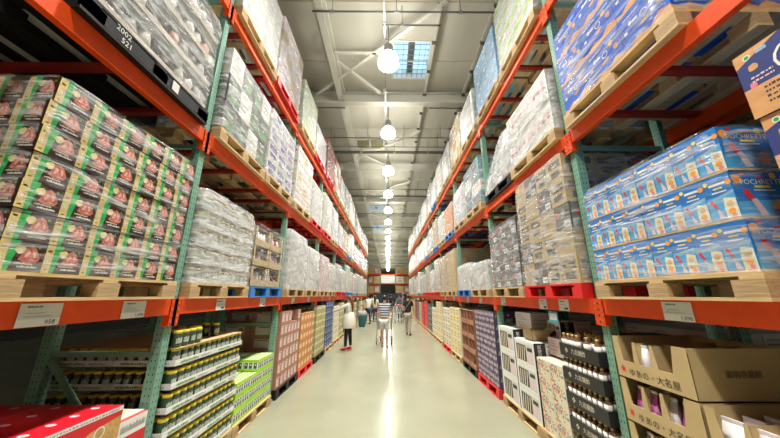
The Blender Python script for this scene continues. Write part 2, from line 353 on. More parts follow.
STY = {  # style: base colour, art, colour words
 'steak': ('steakdark', art_steak), 'snack': ('sblue', art_snack), 'cracker': ('navy', art_cracker), 'crackerblue': ('bblue', art_cracker_blue),
 'brown': ('brownbox', art_brown), 'orangebox': ('orangebox', art_orangebox), 'olive': ('olive', art_label('cream', 'olive')), 'navy': ('navybox', art_label('navy', 'lblue', 'white')),
 'floral': ('cream', art_floral), 'spine': ('white', art_spine), 'plum': ('plum', art_plum), 'tan': ('tan', art_tape), 'white': ('white', art_print), 'off': ('offwhite', art_print),
 'tan_dark': ('tan', art_label('dgrey', 'dgrey', 'gold')), 'dgrey': ('dgrey', art_redmark), 'whitered': ('white', art_white_red), 'blue': ('lblue', art_dots(['white', 'sblue', 'white'])),
 'purple': ('offwhite', art_label('violet', 'violet', 'lblue')), 'pink': ('pinkw', art_print), 'greenish': ('offwhite', art_label('lime', 'offwhite', 'leaf')), 'redgold': ('maroon', art_dots(['gold', 'sred', 'gold'])),
 'darkgreen': ('dgrey', art_label('melon', 'leaf', 'cream')), 'tealred': ('teal', art_label('maroon', 'maroon', 'lblue')), 'peachy': ('peach', art_label('spink', 'peach')), 'creamy': ('cream', art_label('offwhite', 'tan')),
 'yellow': ('cream', art_label('syellow', 'gold')), 'redbrown': ('brownbox', art_dots(['ink', 'maroon', 'gold'])), 'navyplain': ('navybox', art_dots(['grey', 'navy'])),
}
WORDS = {'steak': 'dark cartons picturing red meat', 'snack': 'blue snack cartons', 'cracker': 'navy and tan cracker cartons', 'crackerblue': 'blue and orange cracker cartons', 'tan': 'plain tan cartons',
 'white': 'white printed cartons', 'off': 'off-white cartons', 'tan_dark': 'tan cartons with dark panels', 'dgrey': 'dark grey cartons', 'whitered': 'white cartons with red pictures', 'blue': 'pale blue cartons',
 'purple': 'white and violet cartons', 'pink': 'pale pink cartons', 'greenish': 'white cartons with lime bands', 'redgold': 'maroon and gold cartons', 'darkgreen': 'dark green-labelled cartons', 'tealred': 'teal and maroon cartons',
 'peachy': 'peach cartons', 'creamy': 'cream cartons', 'yellow': 'cream and yellow cartons', 'navyplain': 'navy cartons', 'olive': 'olive cartons', 'brown': 'brown cartons', 'orangebox': 'orange cartons', 'navy': 'navy cartons', 'plum': 'plum cartons', 'redbrown': 'brown cartons'}
CM = {}
def carton(mb, st, x0, x1, y0, y1, z0, h):
    base, art = STY[st]; mb.box(x0, x1, y0, y1, z0, z0 + h, base)
    for i, F in enumerate(sides(mb, x0, x1, y0, y1, z0, h)): art(F, i)
    if st == 'lime':
        for a in range(3):
            for b in range(3):
                cx, cy = x0 + (x1 - x0) * (a + .5) / 3, y0 + (y1 - y0) * (b + .5) / 3; mb.lathe([(.022, 0), (.022, .006)], (cx, cy, z0 + h - .0055), 'white', 8)
def carton_mesh(st, dx, dy, h):
    k = (st, round(dx, 3), round(dy, 3), round(h, 3))
    if k not in CM:
        mb = MB(); e = .0025; carton(mb, st, -dx / 2 + e, dx / 2 - e, -dy / 2 + e, dy / 2 - e, 0, h - .003); CM[k] = mb.mesh('carton')
    return CM[k]
# film shells
FM = {}
def film_mesh(D, L, H, fm, seed):
    k = (round(D, 2), round(L, 2), round(H, 2), fm, seed)
    if k in FM: return FM[k]
    mb = MB(); g = .014; c = .05; x, y = D / 2 + g, L / 2 + g
    ring = []
    def seg(a, b, n):
        for i in range(n): ring.append(((a[0] + (b[0] - a[0]) * i / n), (a[1] + (b[1] - a[1]) * i / n)))
    seg((x, -y + c), (x, y - c), 9); seg((x, y - c), (x - c, y), 1); seg((x - c, y), (-x + c, y), 9); seg((-x + c, y), (-x, y - c), 1)
    seg((-x, y - c), (-x, -y + c), 9); seg((-x, -y + c), (-x + c, -y), 1); seg((-x + c, -y), (x - c, -y), 9); seg((x - c, -y), (x, -y + c), 1)
    n = len(ring); nz = 9; vs = []
    for j in range(nz + 1):
        t = j / nz
        for i, (a, b) in enumerate(ring):
            q = noise.noise(Vector((a * 4 + seed * 7, b * 4, t * H * 5 + i * .0))) * .012
            tuck = .03 * max(0, (t - .93) / .07)
            s_ = 1 + (q + .004 - tuck) / max(x, y); vs.append((a * s_, b * s_, .002 + (H + .015) * t))
    mb.faces(vs, [(j * n + i, j * n + (i + 1) % n, (j + 1) * n + (i + 1) % n, (j + 1) * n + i) for j in range(nz) for i in range(n)], fm, True)
    FM[k] = mb.mesh('stretch_film'); return FM[k]

# ------------------------------------------------------------------ pallets
PH = .14
PM = {}
def pallet_parts(m, L, D):
    k = (m, L, D)
    if k in PM: return PM[k]
    dk = MB(); bt = MB(); bl = MB()
    n = 6
    for i in range(n):
        x = -D / 2 + i * (D - .1) / (n - 1); dk.box(x, x + .1, -L / 2, L / 2, PH - .018, PH, m)
    for y in (-L / 2, -.05, L / 2 - .1): dk.box(-D / 2, D / 2, y, y + .1, PH - .036, PH - .018, m)
    for x in (-D / 2, -.05, D / 2 - .1): bt.box(x, x + .1, -L / 2, L / 2, 0, .018, m)
    bl.box(-.05, .05, -.07, .07, .018, PH - .036, m if m != 'wood' else 'wood2')
    PM[k] = (dk.mesh('deck'), bt.mesh('bottom_deck'), bl.mesh('block')); return PM[k]
def pallet(color, loc, L, D, rz, label, full):
    m = {'wood': 'wood', 'red': 'p_red', 'blue': 'p_blue', 'black': 'p_black'}[color]
    dk, bt, bl = pallet_parts(m, L, D)
    pos = [(x, y, 0) for x in (-D / 2 + .05, 0, D / 2 - .05) for y in (-L / 2 + .07, 0, L / 2 - .07)]
    if full:
        e = empty('pallet', loc, rz); link('deck', dk, e); link('bottom_deck', bt, e)
        for p in pos: link('block', bl, e, p)
    else:
        k = ('one', m, L, D)
        if k not in PM:
            mb = MB()
            for me, pp in [(dk, (0, 0, 0)), (bt, (0, 0, 0))] + [(bl, p) for p in pos]:
                mb.faces([Vector(v.co) + Vector(pp) for v in me.vertices], [tuple(f.vertices) for f in me.polygons], me.materials[0].name)
            PM[k] = mb.mesh('pallet')
        e = link('pallet', PM[k], None, loc, rz)
    tag(e, label, 'pallet', {'wood': 'bare wooden pallets', 'red': 'red plastic pallets', 'blue': 'blue pallets', 'black': 'black plastic pallets'}[color])
    return e

# ------------------------------------------------------------------ setting
XF, XR = 1.85, 2.83           # rack front and rear planes
BAY0, BAY = .09, 2.44
NB = 10
TOPS = [0, CAMH - .03, CAMH + 1.595, CAMH + 3.28]
CEIL = CAMH + 7.3
def setting():
    mb = MB(); mb.box(-14, 14, -7, 96, -.2, 0, M_FLOOR); f = struct(mb.build('floor'))
    mb = MB()
    for y in (3.0, 8.8, 14.45, 20.1, 26): mb.box(-14, 14, y, y + .008, 0, .0012, 'grey')
    struct(mb.build('floor_joint', f))
    for nme, b in (('wall_left', (-14.2, -14, -7, 96)), ('wall_right', (14, 14.2, -7, 96)), ('wall_back', (-14, 14, 96, 96.2)), ('wall_front', (-14, 14, -7.2, -7))):
        mb = MB(); mb.box(*b, 0, CEIL, 'wallp' if nme in ('wall_back', 'wall_front') else 'wallside_shade'); struct(mb.build(nme))  # darkness behind the racks is put into the side walls' near-black colour
    # ceiling with rectangular openings
    holes = [(-1.0, 1.33, 3.5, 5.08), (.12, 1.32, 6.6, 8.15), (-1.6, -.2, 12.1, 13.15), (-1.8, -.3, 22.7, 24.1), (-1.9, -.5, 29.5, 32.5)]
    xs = sorted({-14, 14} | {h[0] for h in holes} | {h[1] for h in holes}); ys = sorted({-7, 96} | {h[2] for h in holes} | {h[3] for h in holes})
    mb = MB()
    for i in range(len(xs) - 1):
        for j in range(len(ys) - 1):
            cx, cy = (xs[i] + xs[i + 1]) / 2, (ys[j] + ys[j + 1]) / 2
            if any(h[0] < cx < h[1] and h[2] < cy < h[3] for h in holes): continue
            mb.box(xs[i], xs[i + 1], ys[j], ys[j + 1], CEIL, CEIL + .12, 'ceil')
    ce = struct(mb.build('ceiling'))
    for k, (x0, x1, y0, y1) in enumerate(holes):
        louv = k == 2
        fr = MB(); t = .05
        for b in ((x0, x0 + t, y0, y1), (x1 - t, x1, y0, y1), (x0, x1, y0, y0 + t), (x0, x1, y1 - t, y1)): fr.box(*b, CEIL - .04, CEIL + .35, 'steel')
        e = fr.build('window_%d' % (k + 1)); struct(e); e['label'] = 'roof opening'; del e['label']
        g = MB(); n = 7
        for i in range(1, n): x = x0 + (x1 - x0) * i / n; g.box(x - .008, x + .008, y0, y1, CEIL + .02, CEIL + .04, 'galv')
        m_ = 8 if not louv else 5
        for i in range(1, m_): y = y0 + (y1 - y0) * i / m_; g.box(x0, x1, y - .008, y + .008, CEIL + .02, CEIL + .04, 'galv')
        struct(g.build('window_grid', e))
        if louv:
            g = MB()
            for i in range(14): y = y0 + (y1 - y0) * i / 14; g.bar((x0, y, CEIL + .1), (x1, y, CEIL + .1), .07, .01, 'olive')
            struct(g.build('window_louvres', e))
            g = MB(); g.box(x0 + .62, x0 + .74, y0, y1, CEIL, CEIL + .02, 'steel'); struct(g.build('window_mullion', e))
        else:
            g = MB(); g.box(x0, x1, y0, y1, CEIL + .3, CEIL + .31, 'glass'); struct(g.build('window_pane', e))
            g = MB(); c = (x0 + x1) / 2 - .1; g.box(c, c + .2, y0, y1, CEIL + .2, CEIL + .25, 'pipe'); struct(g.build('window_mullion', e))
    # roof steel
    def roofbeam(name, build, label=None):
        mb = MB(); build(mb); return struct(mb.build(name))
    n = 0
    for y in (3.15, 8.8, 14.45, 20.1, 25.75, 31.4, 37, 43, 49, 55, 61, 67, 73, 79, 85, 91):
        def b(mb):
            z = CAMH + 6.75; mb.box(-14, 14, y - .13, y + .13, z, z + .02, 'steel'); mb.box(-14, 14, y - .012, y + .012, z, z + .42, 'steel'); mb.box(-14, 14, y - .13, y + .13, z + .40, z + .42, 'steel')
        n += 1; roofbeam('ceiling_beam_%d' % n, b)
    n = 0
    for x in (-1.72,):
        def b(mb):
            z = CAMH + 6.82; mb.box(x - .09, x + .09, -5, 95, z, z + .05, 'steel'); mb.box(x - .11, x + .11, -5, 95, CEIL - .09, CEIL, 'steel')
            y = -5
            while y < 94: mb.bar((x, y, z + .03), (x, y + .45, CEIL - .05), .04, .04, 'steel'); mb.bar((x, y + .45, CEIL - .05), (x, y + .9, z + .03), .04, .04, 'steel'); y += .9
        roofbeam('ceiling_joist_1', b)
    for i, x in enumerate((1.33, 2.75, -4.6, 4.6, 7.3, -7.4)):
        def b(mb):
            z = CEIL; mb.box(x - .05, x + .05, -5, 95, z - .16, z - .145, 'steel'); mb.box(x - .008, x + .008, -5, 95, z - .15, z, 'steel')
            y = -4.5
            while y < 94: mb.box(x - .06, x + .06, y, y + .07, z - .22, z - .12, 'pipe'); y += 1.1
        roofbeam('ceiling_purlin_%d' % (i + 1), b)
    # draped liner seams
    for i in range(52):
        y = -4 + i * 1.9
        mb = MB(); mb.tube((-13, y, CEIL - .005), (13, y, CEIL - .005), .022, 'ceil', 6); struct(mb.build('ceiling_seam_%d' % (i + 1), ce))
    nbr = 0
    for y in (3.15, 8.8, 14.45, 20.1, 25.75, 31.4):
        for (p, q) in (((-2.7, y - .15), (1.44, y - 3.6)), ((-1.6, y - 1.75), (-.28, y - .35))):
            nbr += 1; mb = MB(); mb.bar((p[0], p[1], CAMH + 6.95), (q[0], q[1], CAMH + 6.95), .09, .05, 'steel'); struct(mb.build('ceiling_brace_%d' % nbr))
        for x0, x1, dy in ((-1.6, -.24, -2.05),):
            nbr += 1; mb = MB(); mb.bar((x0, y + dy, CAMH + 6.95), (x1, y + dy, CAMH + 6.95), .07, .05, 'steel'); struct(mb.build('ceiling_brace_%d' % nbr))
setting()
def pipes():
    sp = [(-1.9, 2.8, 5.37, 6.8, .022, 'thin dark sprinkler pipe crossing under roof before first beam'), (-.15, 1.33, 5.6, 6.65, .022, 'short dark strut carrying nearest ceiling lamp'),
          (-3.2, -1.6, 8.95, 6.7, .025, 'short pipe stub on left below first roof beam'), (1.5, 4.5, 8.95, 6.7, .025, 'short pipe on right below first roof beam'),
          (-3, 3.4, 10.9, 6.65, .022, 'thin sprinkler pipe crossing beyond first roof beam'), (-3.4, 4.2, 12.15, 6.62, .07, 'thick dark duct pipe crossing roof behind second ceiling lamp'),
          (-3, 4, 11.6, 6.6, .02, 'thin pipe running just before the thick dark duct'), (-3.4, 4, 17, 6.6, .03, 'thin pipe crossing roof beyond second roof beam'),
          (-3.4, 4, 18.3, 6.6, .05, 'dark pipe crossing roof before third roof beam'), (-3.4, 4, 22.6, 6.6, .03, 'thin pipe crossing roof beyond third roof beam'),
          (-3.4, 4, 27.5, 6.6, .05, 'dark pipe crossing roof high over rack ends')]
    for x0, x1, y, z, r, lb in sp:
        mb = MB(); mb.tube((x0, y, CAMH + z), (x1, y, CAMH + z), r, 'pipe', 8)
        p = mb.build('ceiling_pipe'); tag(p, lb, 'pipe', 'pipes under the roof')
        x = x0 + .5
        while x < x1:
            h = MB(); h.tube((x, y, CAMH + z), (x, y, CEIL), .008, 'pipe', 6); h.tube((x - .05, y, CAMH + z), (x + .05, y, CAMH + z), r + .015, 'galv', 8); h.build('hanger', p); x += 1.6
    mb = MB(); mb.bar((-.1, -2, CAMH + 6.72), (-.1, 92, CAMH + 6.72), .04, .04, 'galv'); c = mb.build('cable_conduit'); tag(c, 'long grey lighting conduit running along the aisle under the roof', 'conduit')
    for i in range(12):
        h = MB(); y = 1 + i * 3.47; h.box(-.16, -.04, y, y + .12, CAMH + 6.60, CAMH + 6.70, 'galv'); h.tube((-.1, y + .06, CAMH + 6.7), (-.1, y + .06, CEIL - .02), .01, 'pipe'); h.build('junction_box', c)
pipes()
def lamps():
    z = CAMH + 6.2
    first = None
    for i in range(-3, 20):
        y = 6.18 + 3.47 * i
        if first is None:
            e = empty('ceiling_lamp', (0, y, z))
            g = MB(); g.lathe([(.13, .13), (.19, .08), (.245, 0), (.28, -.1), (.287, -.19), (.27, -.225)][::-1], (0, 0, 0), 'lampglow', 20)
            a = g.build('diffuser_bowl', e)
            g = MB(); g.lathe([(.13, .135), (.15, .16), (.12, .22), (.12, .38), (.08, .44), (.03, .48)], (0, 0, 0), 'galv', 14); b = g.build('housing', e)
            g = MB(); g.tube((0, 0, .47), (0, 0, 1.1), .012, 'pipe'); g.tube((0, 0, .62), (-.1, 0, .66), .01, 'pipe'); c = g.build('hook', e)
            g = MB(); g.lathe([(.283, -.21), (.30, -.19), (.283, -.17)], (0, 0, 0), 'galv', 20); d = g.build('rim', e)
            g = MB(); g.lathe([(.10, -.262), (.20, -.25), (.265, -.226)], (0, 0, 0), 'lamplens', 20); f = g.build('lens', e)
            first = (e, [a, b, c, d, f])
        else: e, _ = copy_tree(first[0], first[1], (0, y, z))
        sp = bpy.data.lights.get('lamp_beam') or bpy.data.lights.new('lamp_beam', 'SPOT')
        sp.energy = SPOT; sp.spot_size = math.radians(112); sp.spot_blend = 1; sp.shadow_soft_size = .2; sp.color = (1, .96, .87)
        so = bpy.data.objects.new('lamp_beam', sp); COL.objects.link(so); so.parent = e; so.location = (0, 0, -.29)
        tag(e, f'glowing white bowl lamp under the roof, {ORD[i] + " along the aisle" if i >= 0 else ORD[-i - 1] + " behind the visible ones"}', 'ceiling lamp', 'ceiling lamps over the aisle')
lamps()

# ------------------------------------------------------------------ racks
SN = {-1: 'left', 1: 'right'}
TN = ['floor', 'lower', 'middle', 'top']
def racks():
    H = TOPS[3] + .35
    pm = MB(); pm.box(-.04, .04, -.038, .038, 0, H, 'green')
    z = .1
    while z < H - .05:
        for xx in (-.016, .016): pm.poly([(q[0] + 0, -.0386, q[1]) for q in ((xx - .004, z), (xx + .004, z), (xx + .003, z + .015), (xx - .003, z + .015))], 'dark'); pm.poly([(q[0] + 0, .0386, q[1]) for q in ((xx + .004, z), (xx - .004, z), (xx - .003, z + .015), (xx + .003, z + .015))], 'dark')
        for sx in (-1, 1):
            for yy in (-.016, .016): pm.poly([(sx * .0406, yy + sx * q[0], z + .015 * q[1]) for q in ((-.004, 0), (.004, 0), (.003, 1), (-.003, 1))], 'dark')
        z += .05
    post = pm.mesh('post')
    fp = MB(); fp.box(-.07, .07, -.07, .07, 0, .01, 'green'); fp.lathe([(.012, .01), (.012, .03)], (.055, .055, 0), 'bolt', 6); fp.lathe([(.012, .01), (.012, .03)], (-.055, -.055, 0), 'bolt', 6); fpm = fp.mesh('foot_plate')
    W = XR - XF
    hb = MB(); hb.box(.04, W - .04, -.018, .018, -.02, .02, 'green'); hbm = hb.mesh('horizontal_brace')
    db = MB(); db.bar((.04, 0, 0), (W - .04, 0, .95), .03, .035, 'green'); dbm = db.mesh('diagonal_brace')
    protos = {}
    for s in (-1, 1):
        for b in range(NB + 1):
            for back in (0, 1):
                if back and (b > 4 or (s < 0 and b < 2)): continue
                y = BAY0 + b * BAY; x = s * (XF + .04) if not back else s * (XR + .16)
                if not protos:
                    e = empty('rack_upright', (x, y, 0), 0); kids = []
                    kids.append(link('post', post, e, (0, 0, 0))); kids.append(link('post', post, e, (W - .08 + .0, 0, 0)))
                    for xx in (0, W - .08): kids.append(link('foot_plate', fpm, e, (xx, 0, .0)))
                    for zz in (.18, 1.15, 2.1, 3.05, 4.0, 4.95): kids.append(link('horizontal_brace', hbm, e, (-.04, 0, zz)))
                    for zz in (.19, 2.11, 4.0): kids.append(link('diagonal_brace', dbm, e, (-.04, 0, zz)))
                    protos['e'] = (e, kids)
                else: e, _ = copy_tree(*protos['e'], (x, y, 0))
                e.rotation_euler.z = 0 if s == 1 else math.pi
                lb = f'green perforated steel upright of the {SN[s]} rack, {ORD[b]} from the camera' if not back else f'dark green upright of rack behind the {SN[s]} rack, {ORD[b]} from the camera'
                tag(e, lb, 'rack upright', 'green rack uprights')
    # beams
    L = BAY - .08
    bm = MB(); bm.box(-.025, .025, -L / 2, L / 2, -.13, -.03, 'orange'); bm.box(-.025, .0, -L / 2, L / 2, -.03, 0, 'orange'); bmm = bm.mesh('beam')
    bx = MB(); bx.box(-.025, .025, -L / 2, L / 2, -.13, 0, 'orange'); bmm = bx.mesh('load_beam')
    cn = MB(); cn.box(.025, .030, -.04, .04, -.22, .0, 'orange'); cn.box(-.02, .03, .035, .040, -.22, .0, 'orange')
    for zz in (-.20, -.15, -.10, -.05):
        cn.poly([(.0306, -.028 + .0, zz), (.0306, -.012, zz), (.0306, -.015, zz + .022), (.0306, -.025, zz + .022)], 'dark'); cn.tube((.03, .015, zz + .01), (.036, .015, zz + .01), .007, 'bolt', 6)
    cnm = cn.mesh('end_connector')
    cb = MB(); cb.box(-.42, .44, -.022, .022, -.045, -.003, 'rack_red'); cb.box(-.42, .44, -.03, .03, -.05, -.042, 'rack_red'); cbm = cb.mesh('support_bar')
    pb = None; pc = None
    for s in (-1, 1):
        for b in range(NB):
            for lv in (1, 2, 3):
                yc = BAY0 + b * BAY + BAY / 2; z = TOPS[lv]
                spec = [(s * XF, s, 'front', 0), (s * XR, -s, 'rear', 0)]
                if b < 4: spec += [(s * (XR + .13), s, 'rear', 1)] + ([(s * (XR + 1.1), -s, 'front', 1)] if False else [])
                for x, f, nm, back in spec:
                    # local +x is the outer face
                    if pb is None:
                        e = link('load_beam', bmm, None, (x, yc, z)); 
                        k1 = link('end_connector', cnm, e, (0, -BAY / 2 + .0, 0)); k2 = link('end_connector', cnm, e, (0, BAY / 2, 0)); pb = (e, [k1, k2])
                        k1.location.y += .02; k2.location.y -= .02; k2.scale.y = -1
                    else: e, _ = copy_tree(*pb, (x, yc, z))
                    e.rotation_euler.z = 0 if f < 0 else math.pi
                    lb = f'orange steel {nm} beam under {TN[lv]} tier of the {SN[s]} rack, {ORD[b]} bay' if not back else f'orange beam under {TN[lv]} tier of rack behind {SN[s]} rack, {ORD[b]} bay'
                    tag(e, lb, 'rack beam', 'orange rack beams')
                if b < 5:
                    for q, dy in enumerate((-.85, -.35, .35, .85)):
                        if pc is None: e = link('support_bar', cbm, None, (s * (XF + XR) / 2, yc + dy, z)); pc = e
                        else: e = pc.copy(); COL.objects.link(e); e.location = (s * (XF + XR) / 2, yc + dy, z)
                        e.rotation_euler.z = 0 if s > 0 else math.pi
                        tag(e, f'red cross bar under pallets, {TN[lv]} tier of {SN[s]} rack, {ORD[b]} bay, {ORD[q]} bar', 'rack bar', 'red cross bars between rack beams')
racks()

# ------------------------------------------------------------------ loads
def slot_y(k): return BAY0 + BAY * (k // 2) + (.645 if k % 2 == 0 else 1.795)
def place(s, lv, k, back=0):
    if back: return f'{TN[lv]} tier of rack behind {SN[s]} rack, {ORD[k // 2]} bay, {"farther" if k % 2 else "nearer"} half'
    return f'{TN[lv]} tier of {SN[s]} rack, {ORD[k // 2]} bay, {"farther" if k % 2 else "nearer"} half'
PCOL = {'wood': 'wooden', 'red': 'red plastic', 'blue': 'blue', 'black': 'black plastic'}
DL = 1.08
def load(s, lv, k, st, H, nx, ny, nz, film='film_mid', pal='wood', back=0, L=1.1, y=None, fmix=None, ny2=None):
    y = slot_y(k) if y is None else y
    x = s * (1.77 + DL / 2) if not back else s * (XR + .12 + DL / 2)
    z0 = TOPS[lv]; rz = (0 if s < 0 else math.pi)
    full = (k <= 5 and not back)
    pallet(pal, (x, y, z0), L, DL, rz, f'{PCOL[pal]} pallet, {place(s, lv, k, back)}', full and pal == 'wood')
    zb = z0 + PH
    D2, L2 = DL - .04, L - .03; dx, dy, dz = D2 / nx, L2 / ny, H / nz
    detailed = k <= 7 and not back
    rr = random.Random(k * 31 + lv * 7 + (s > 0) * 1000)
    lb = f'{WORDS[st]} {"in clear film" if film and st != "steak" else ""}'.strip()
    if len(lb.split()) > 5: lb = WORDS[st]
    if back: lb = ' '.join(WORDS[st].split()[:4])
    if detailed:
        e = empty('wrapped_load', (x, y, zb), rz)
        for iz in range(nz):
            ox, oy = rr.uniform(-.006, .006), rr.uniform(-.006, .006)
            for ix in range(nx):
                for iy in range(ny):
                    if not (ix == nx - 1 or iy in (0, ny - 1)): continue
                    if ix < nx - 3 and iy != 0: continue
                    sst = fmix[(ix + iy + iz) % len(fmix)] if fmix else st
                    o = link('carton', carton_mesh(sst, dx, dy, dz), e, (-D2 / 2 + dx * (ix + .5) + ox, -L2 / 2 + dy * (iy + .5) + oy + rr.uniform(-.0012, .0012), iz * dz))
        if film: link('stretch_film', film_mesh(D2, L2, H, film, k % 4), e)
    else:
        key = ('far', st, nx, ny, nz, round(H, 2), L, tuple(fmix or ()))
        if key not in CM:
            mb = MB()
            for iz in range(nz):
                ox, oy = rr.uniform(-.012, .012), rr.uniform(-.012, .012)
                for ix in range(nx):
                    for iy in range(ny):
                        if not (ix == nx - 1 or iy in (0, ny - 1)): continue
                        sst = fmix[(ix + iy + iz) % len(fmix)] if fmix else st
                        a, b = -D2 / 2 + dx * ix + ox, -L2 / 2 + dy * iy + oy; carton(mb, sst, a + .003, a + dx - .003, b + .003, b + dy - .003, iz * dz, dz - .004)
            CM[key] = mb.mesh('wrapped_load')
        e = link('wrapped_load', CM[key], None, (x, y, zb), rz)
        if film and not back: link('stretch_film', film_mesh(D2, L2, H, film, k % 4), e)
    tag(e, f'{lb}, {place(s, lv, k, back)}', 'pallet load', 'goods on pallets in the racks')
    return e

# left rack
load(-1, 1, 1, 'steak', 1.05, 6, 6, 7, 'film_steak', y=1.845, L=1.15)
load(-1, 1, 4, 'off', 1.07, 3, 3, 4, 'film_milky'); load(-1, 1, 5, 'white', .95, 3, 3, 4, 'film_milky')
load(-1, 1, 6, 'pink', .95, 3, 3, 5, 'film_mid'); load(-1, 1, 7, 'off', .85, 3, 4, 4, 'film_mid', 'wood')
load(-1, 2, 2, 'darkgreen', 1.05, 3, 4, 3, 'film_mid', fmix=['darkgreen', 'white', 'darkgreen'])
load(-1, 2, 3, 'purple', 1.1, 3, 3, 4, 'film_mid'); load(-1, 2, 4, 'whitered', 1.2, 3, 3, 5, 'film_clear', fmix=['whitered', 'creamy', 'whitered'])
load(-1, 2, 5, 'off', .95, 3, 3, 4, 'film_milky', 'red'); load(-1, 2, 6, 'creamy', 1.1, 3, 3, 4, 'film_milky', 'red'); load(-1, 2, 7, 'purple', 1.05, 3, 3, 4, 'film_milky')
load(-1, 3, 2, 'white', 1.15, 3, 4, 4, 'film_clear'); load(-1, 3, 3, 'pink', 1.28, 3, 4, 5, 'film_mid', 'red', fmix=['pink', 'tan', 'pink', 'whitered'])
load(-1, 3, 4, 'greenish', 1.1, 3, 3, 5, 'film_mid'); load(-1, 3, 5, 'off', .8, 3, 3, 3, 'film_milky', 'red'); load(-1, 3, 6, 'redgold', 1.15, 3, 3, 4, 'film_clear', 'red')
load(-1, 3, 7, 'peachy', 1.15, 3, 3, 4, 'film_clear', fmix=['peachy', 'whitered', 'redgold'])
# right rack
load(1, 1, 0, 'cracker', 1.07, 2, 2, 3, None, y=.67, L=1.04)
load(1, 1, 1, 'snack', .79, 2, 2, 3, 'film_steak', y=1.885, L=1.11)
load(1, 1, 2, 'tan_dark', 1.33, 3, 4, 5, 'film_mid', 'red', fmix=['tan_dark', 'tan_dark', 'tan', 'dgrey']); load(1, 1, 3, 'dgrey', .98, 3, 3, 4, 'film_mid')
load(1, 1, 4, 'off', .5, 3, 3, 2, 'film_milky'); load(1, 1, 5, 'white', .58, 3, 3, 2, 'film_milky', 'blue')
load(1, 1, 6, 'tan', 1.12, 3, 3, 4, 'film_clear'); load(1, 1, 7, 'tan', 1.1, 3, 3, 4, 'film_mid')
load(1, 2, 1, 'crackerblue', .95, 3, 3, 3, 'film_steak', y=1.885, L=1.12)
load(1, 2, 2, 'whitered', .78, 3, 3, 2, 'film_jars'); load(1, 2, 4, 'tealred', .98, 3, 2, 4, 'film_mid', fmix=['tealred', 'whitered', 'tealred'])
load(1, 2, 5, 'purple', .9, 3, 3, 4, 'film_milky', 'wood'); load(1, 2, 6, 'peachy', .85, 3, 3, 4, 'film_clear', 'blue', fmix=['peachy', 'spacer'] if False else None); load(1, 2, 7, 'off', .9, 3, 3, 4, 'film_mid')
load(1, 3, 2, 'greenish', 1.2, 3, 4, 4, 'film_mid'); load(1, 3, 3, 'blue', 1.1, 3, 3, 4, 'film_clear'); load(1, 3, 4, 'white', .9, 3, 3, 4, 'film_milky')
load(1, 3, 5, 'creamy', 1.15, 3, 3, 4, 'film_clear', fmix=['tan', 'creamy']); load(1, 3, 6, 'white', 1.05, 3, 3, 4, 'film_milky'); load(1, 3, 7, 'off', 1.1, 3, 3, 4, 'film_mid')
# the far bays
far = {(-1, 1): ['white', 'pink', 'off', 'whitered', 'white', 'creamy'], (-1, 2): ['off', 'white', 'purple', 'tan', 'white', 'pink'], (-1, 3): ['navyplain', 'peachy', 'off', 'navyplain', 'creamy', 'white'],
       (1, 1): ['off', 'white', 'creamy', 'white', 'tan', 'off'], (1, 2): ['white', 'off', 'tan', 'purple', 'white', 'creamy'], (1, 3): ['white', 'blue', 'off', 'white', 'creamy', 'white']}
for (s, lv), sts in far.items():
    for k in range(8, 20):
        rr = random.Random(k * 13 + lv * 5 + s); st = sts[k % 6]
        load(s, lv, k, st, rr.choice([.85, .95, 1.05, 1.15]) + (.05 if lv == 3 else 0), 3, 3, rr.choice([3, 4]), rr.choice(['film_mid', 'film_milky', 'film_milky']), rr.choice(['wood', 'wood', 'wood', 'red', 'blue'] if k < 14 else ['wood']))
# backs: the rack row behind each rack
for s in (-1, 1):
    for lv in (0, 1, 2, 3):
        for k in range(0, 8):
            if lv == 1 and k < 4: continue
            if s < 0 and (k < 2 or not lv): continue
            rr = random.Random(k * 17 + lv * 3 + s * 5 + 50); st = rr.choice(['tan', 'creamy', 'off', 'tan', 'brown'] if s > 0 else ['tan', 'brown', 'dgrey', 'tan'])  # left rear goods take darker colours, painting in the shade of that interior
            if lv == 0 and s > 0: st = 'white'
            load(s, lv, k, st, rr.choice([.7, .9, 1.05]) if lv else rr.choice([1.0, 1.15]), 3, 3, 4, None, 'wood', back=1)

# low level loads with their own shape --------------------------------------------------
def jar_mesh_parts():
    b = MB(); b.lathe([(.036, 0), (.040, .006), (.040, .108), (.034, .118)], (0, 0, 0), 'jar', 12); body = b.mesh('jar')
    b = MB()
    for q in range(6):
        a0, a1 = math.radians(-48 + 16 * q), math.radians(-32 + 16 * q); b.faces([(.0408 * math.cos(a0), .0408 * math.sin(a0), .035), (.0408 * math.cos(a1), .0408 * math.sin(a1), .035), (.0408 * math.cos(a1), .0408 * math.sin(a1), .075 + .008 * (q % 2)), (.0408 * math.cos(a0), .0408 * math.sin(a0), .075 + .008 * (q % 2))], [(0, 1, 2, 3)], 'jarlabel', True)
    lab = b.mesh('label')
    b = MB(); b.lathe([(.037, .116), (.038, .118), (.038, .134), (.036, .137)], (0, 0, 0), 'lid', 12); lid = b.mesh('lid')
    return body, lab, lid
JB, JL, JLID = jar_mesh_parts()
JP = None
def jar(x, y, z, label, group='yellow-lidded jars in trays'):
    global JP
    if JP is None:
        e = link('jar', JB, None, (x, y, z)); a = link('label', JL, e); b = link('lid', JLID, e); JP = (e, [a, b])
    else: e, _ = copy_tree(*JP, (x, y, z))
    e.rotation_euler.z = R.uniform(-.5, .1) if ' near edge' not in label else -1.57 + R.uniform(-.3, .3)
    tag(e, label, 'jar', group); return e
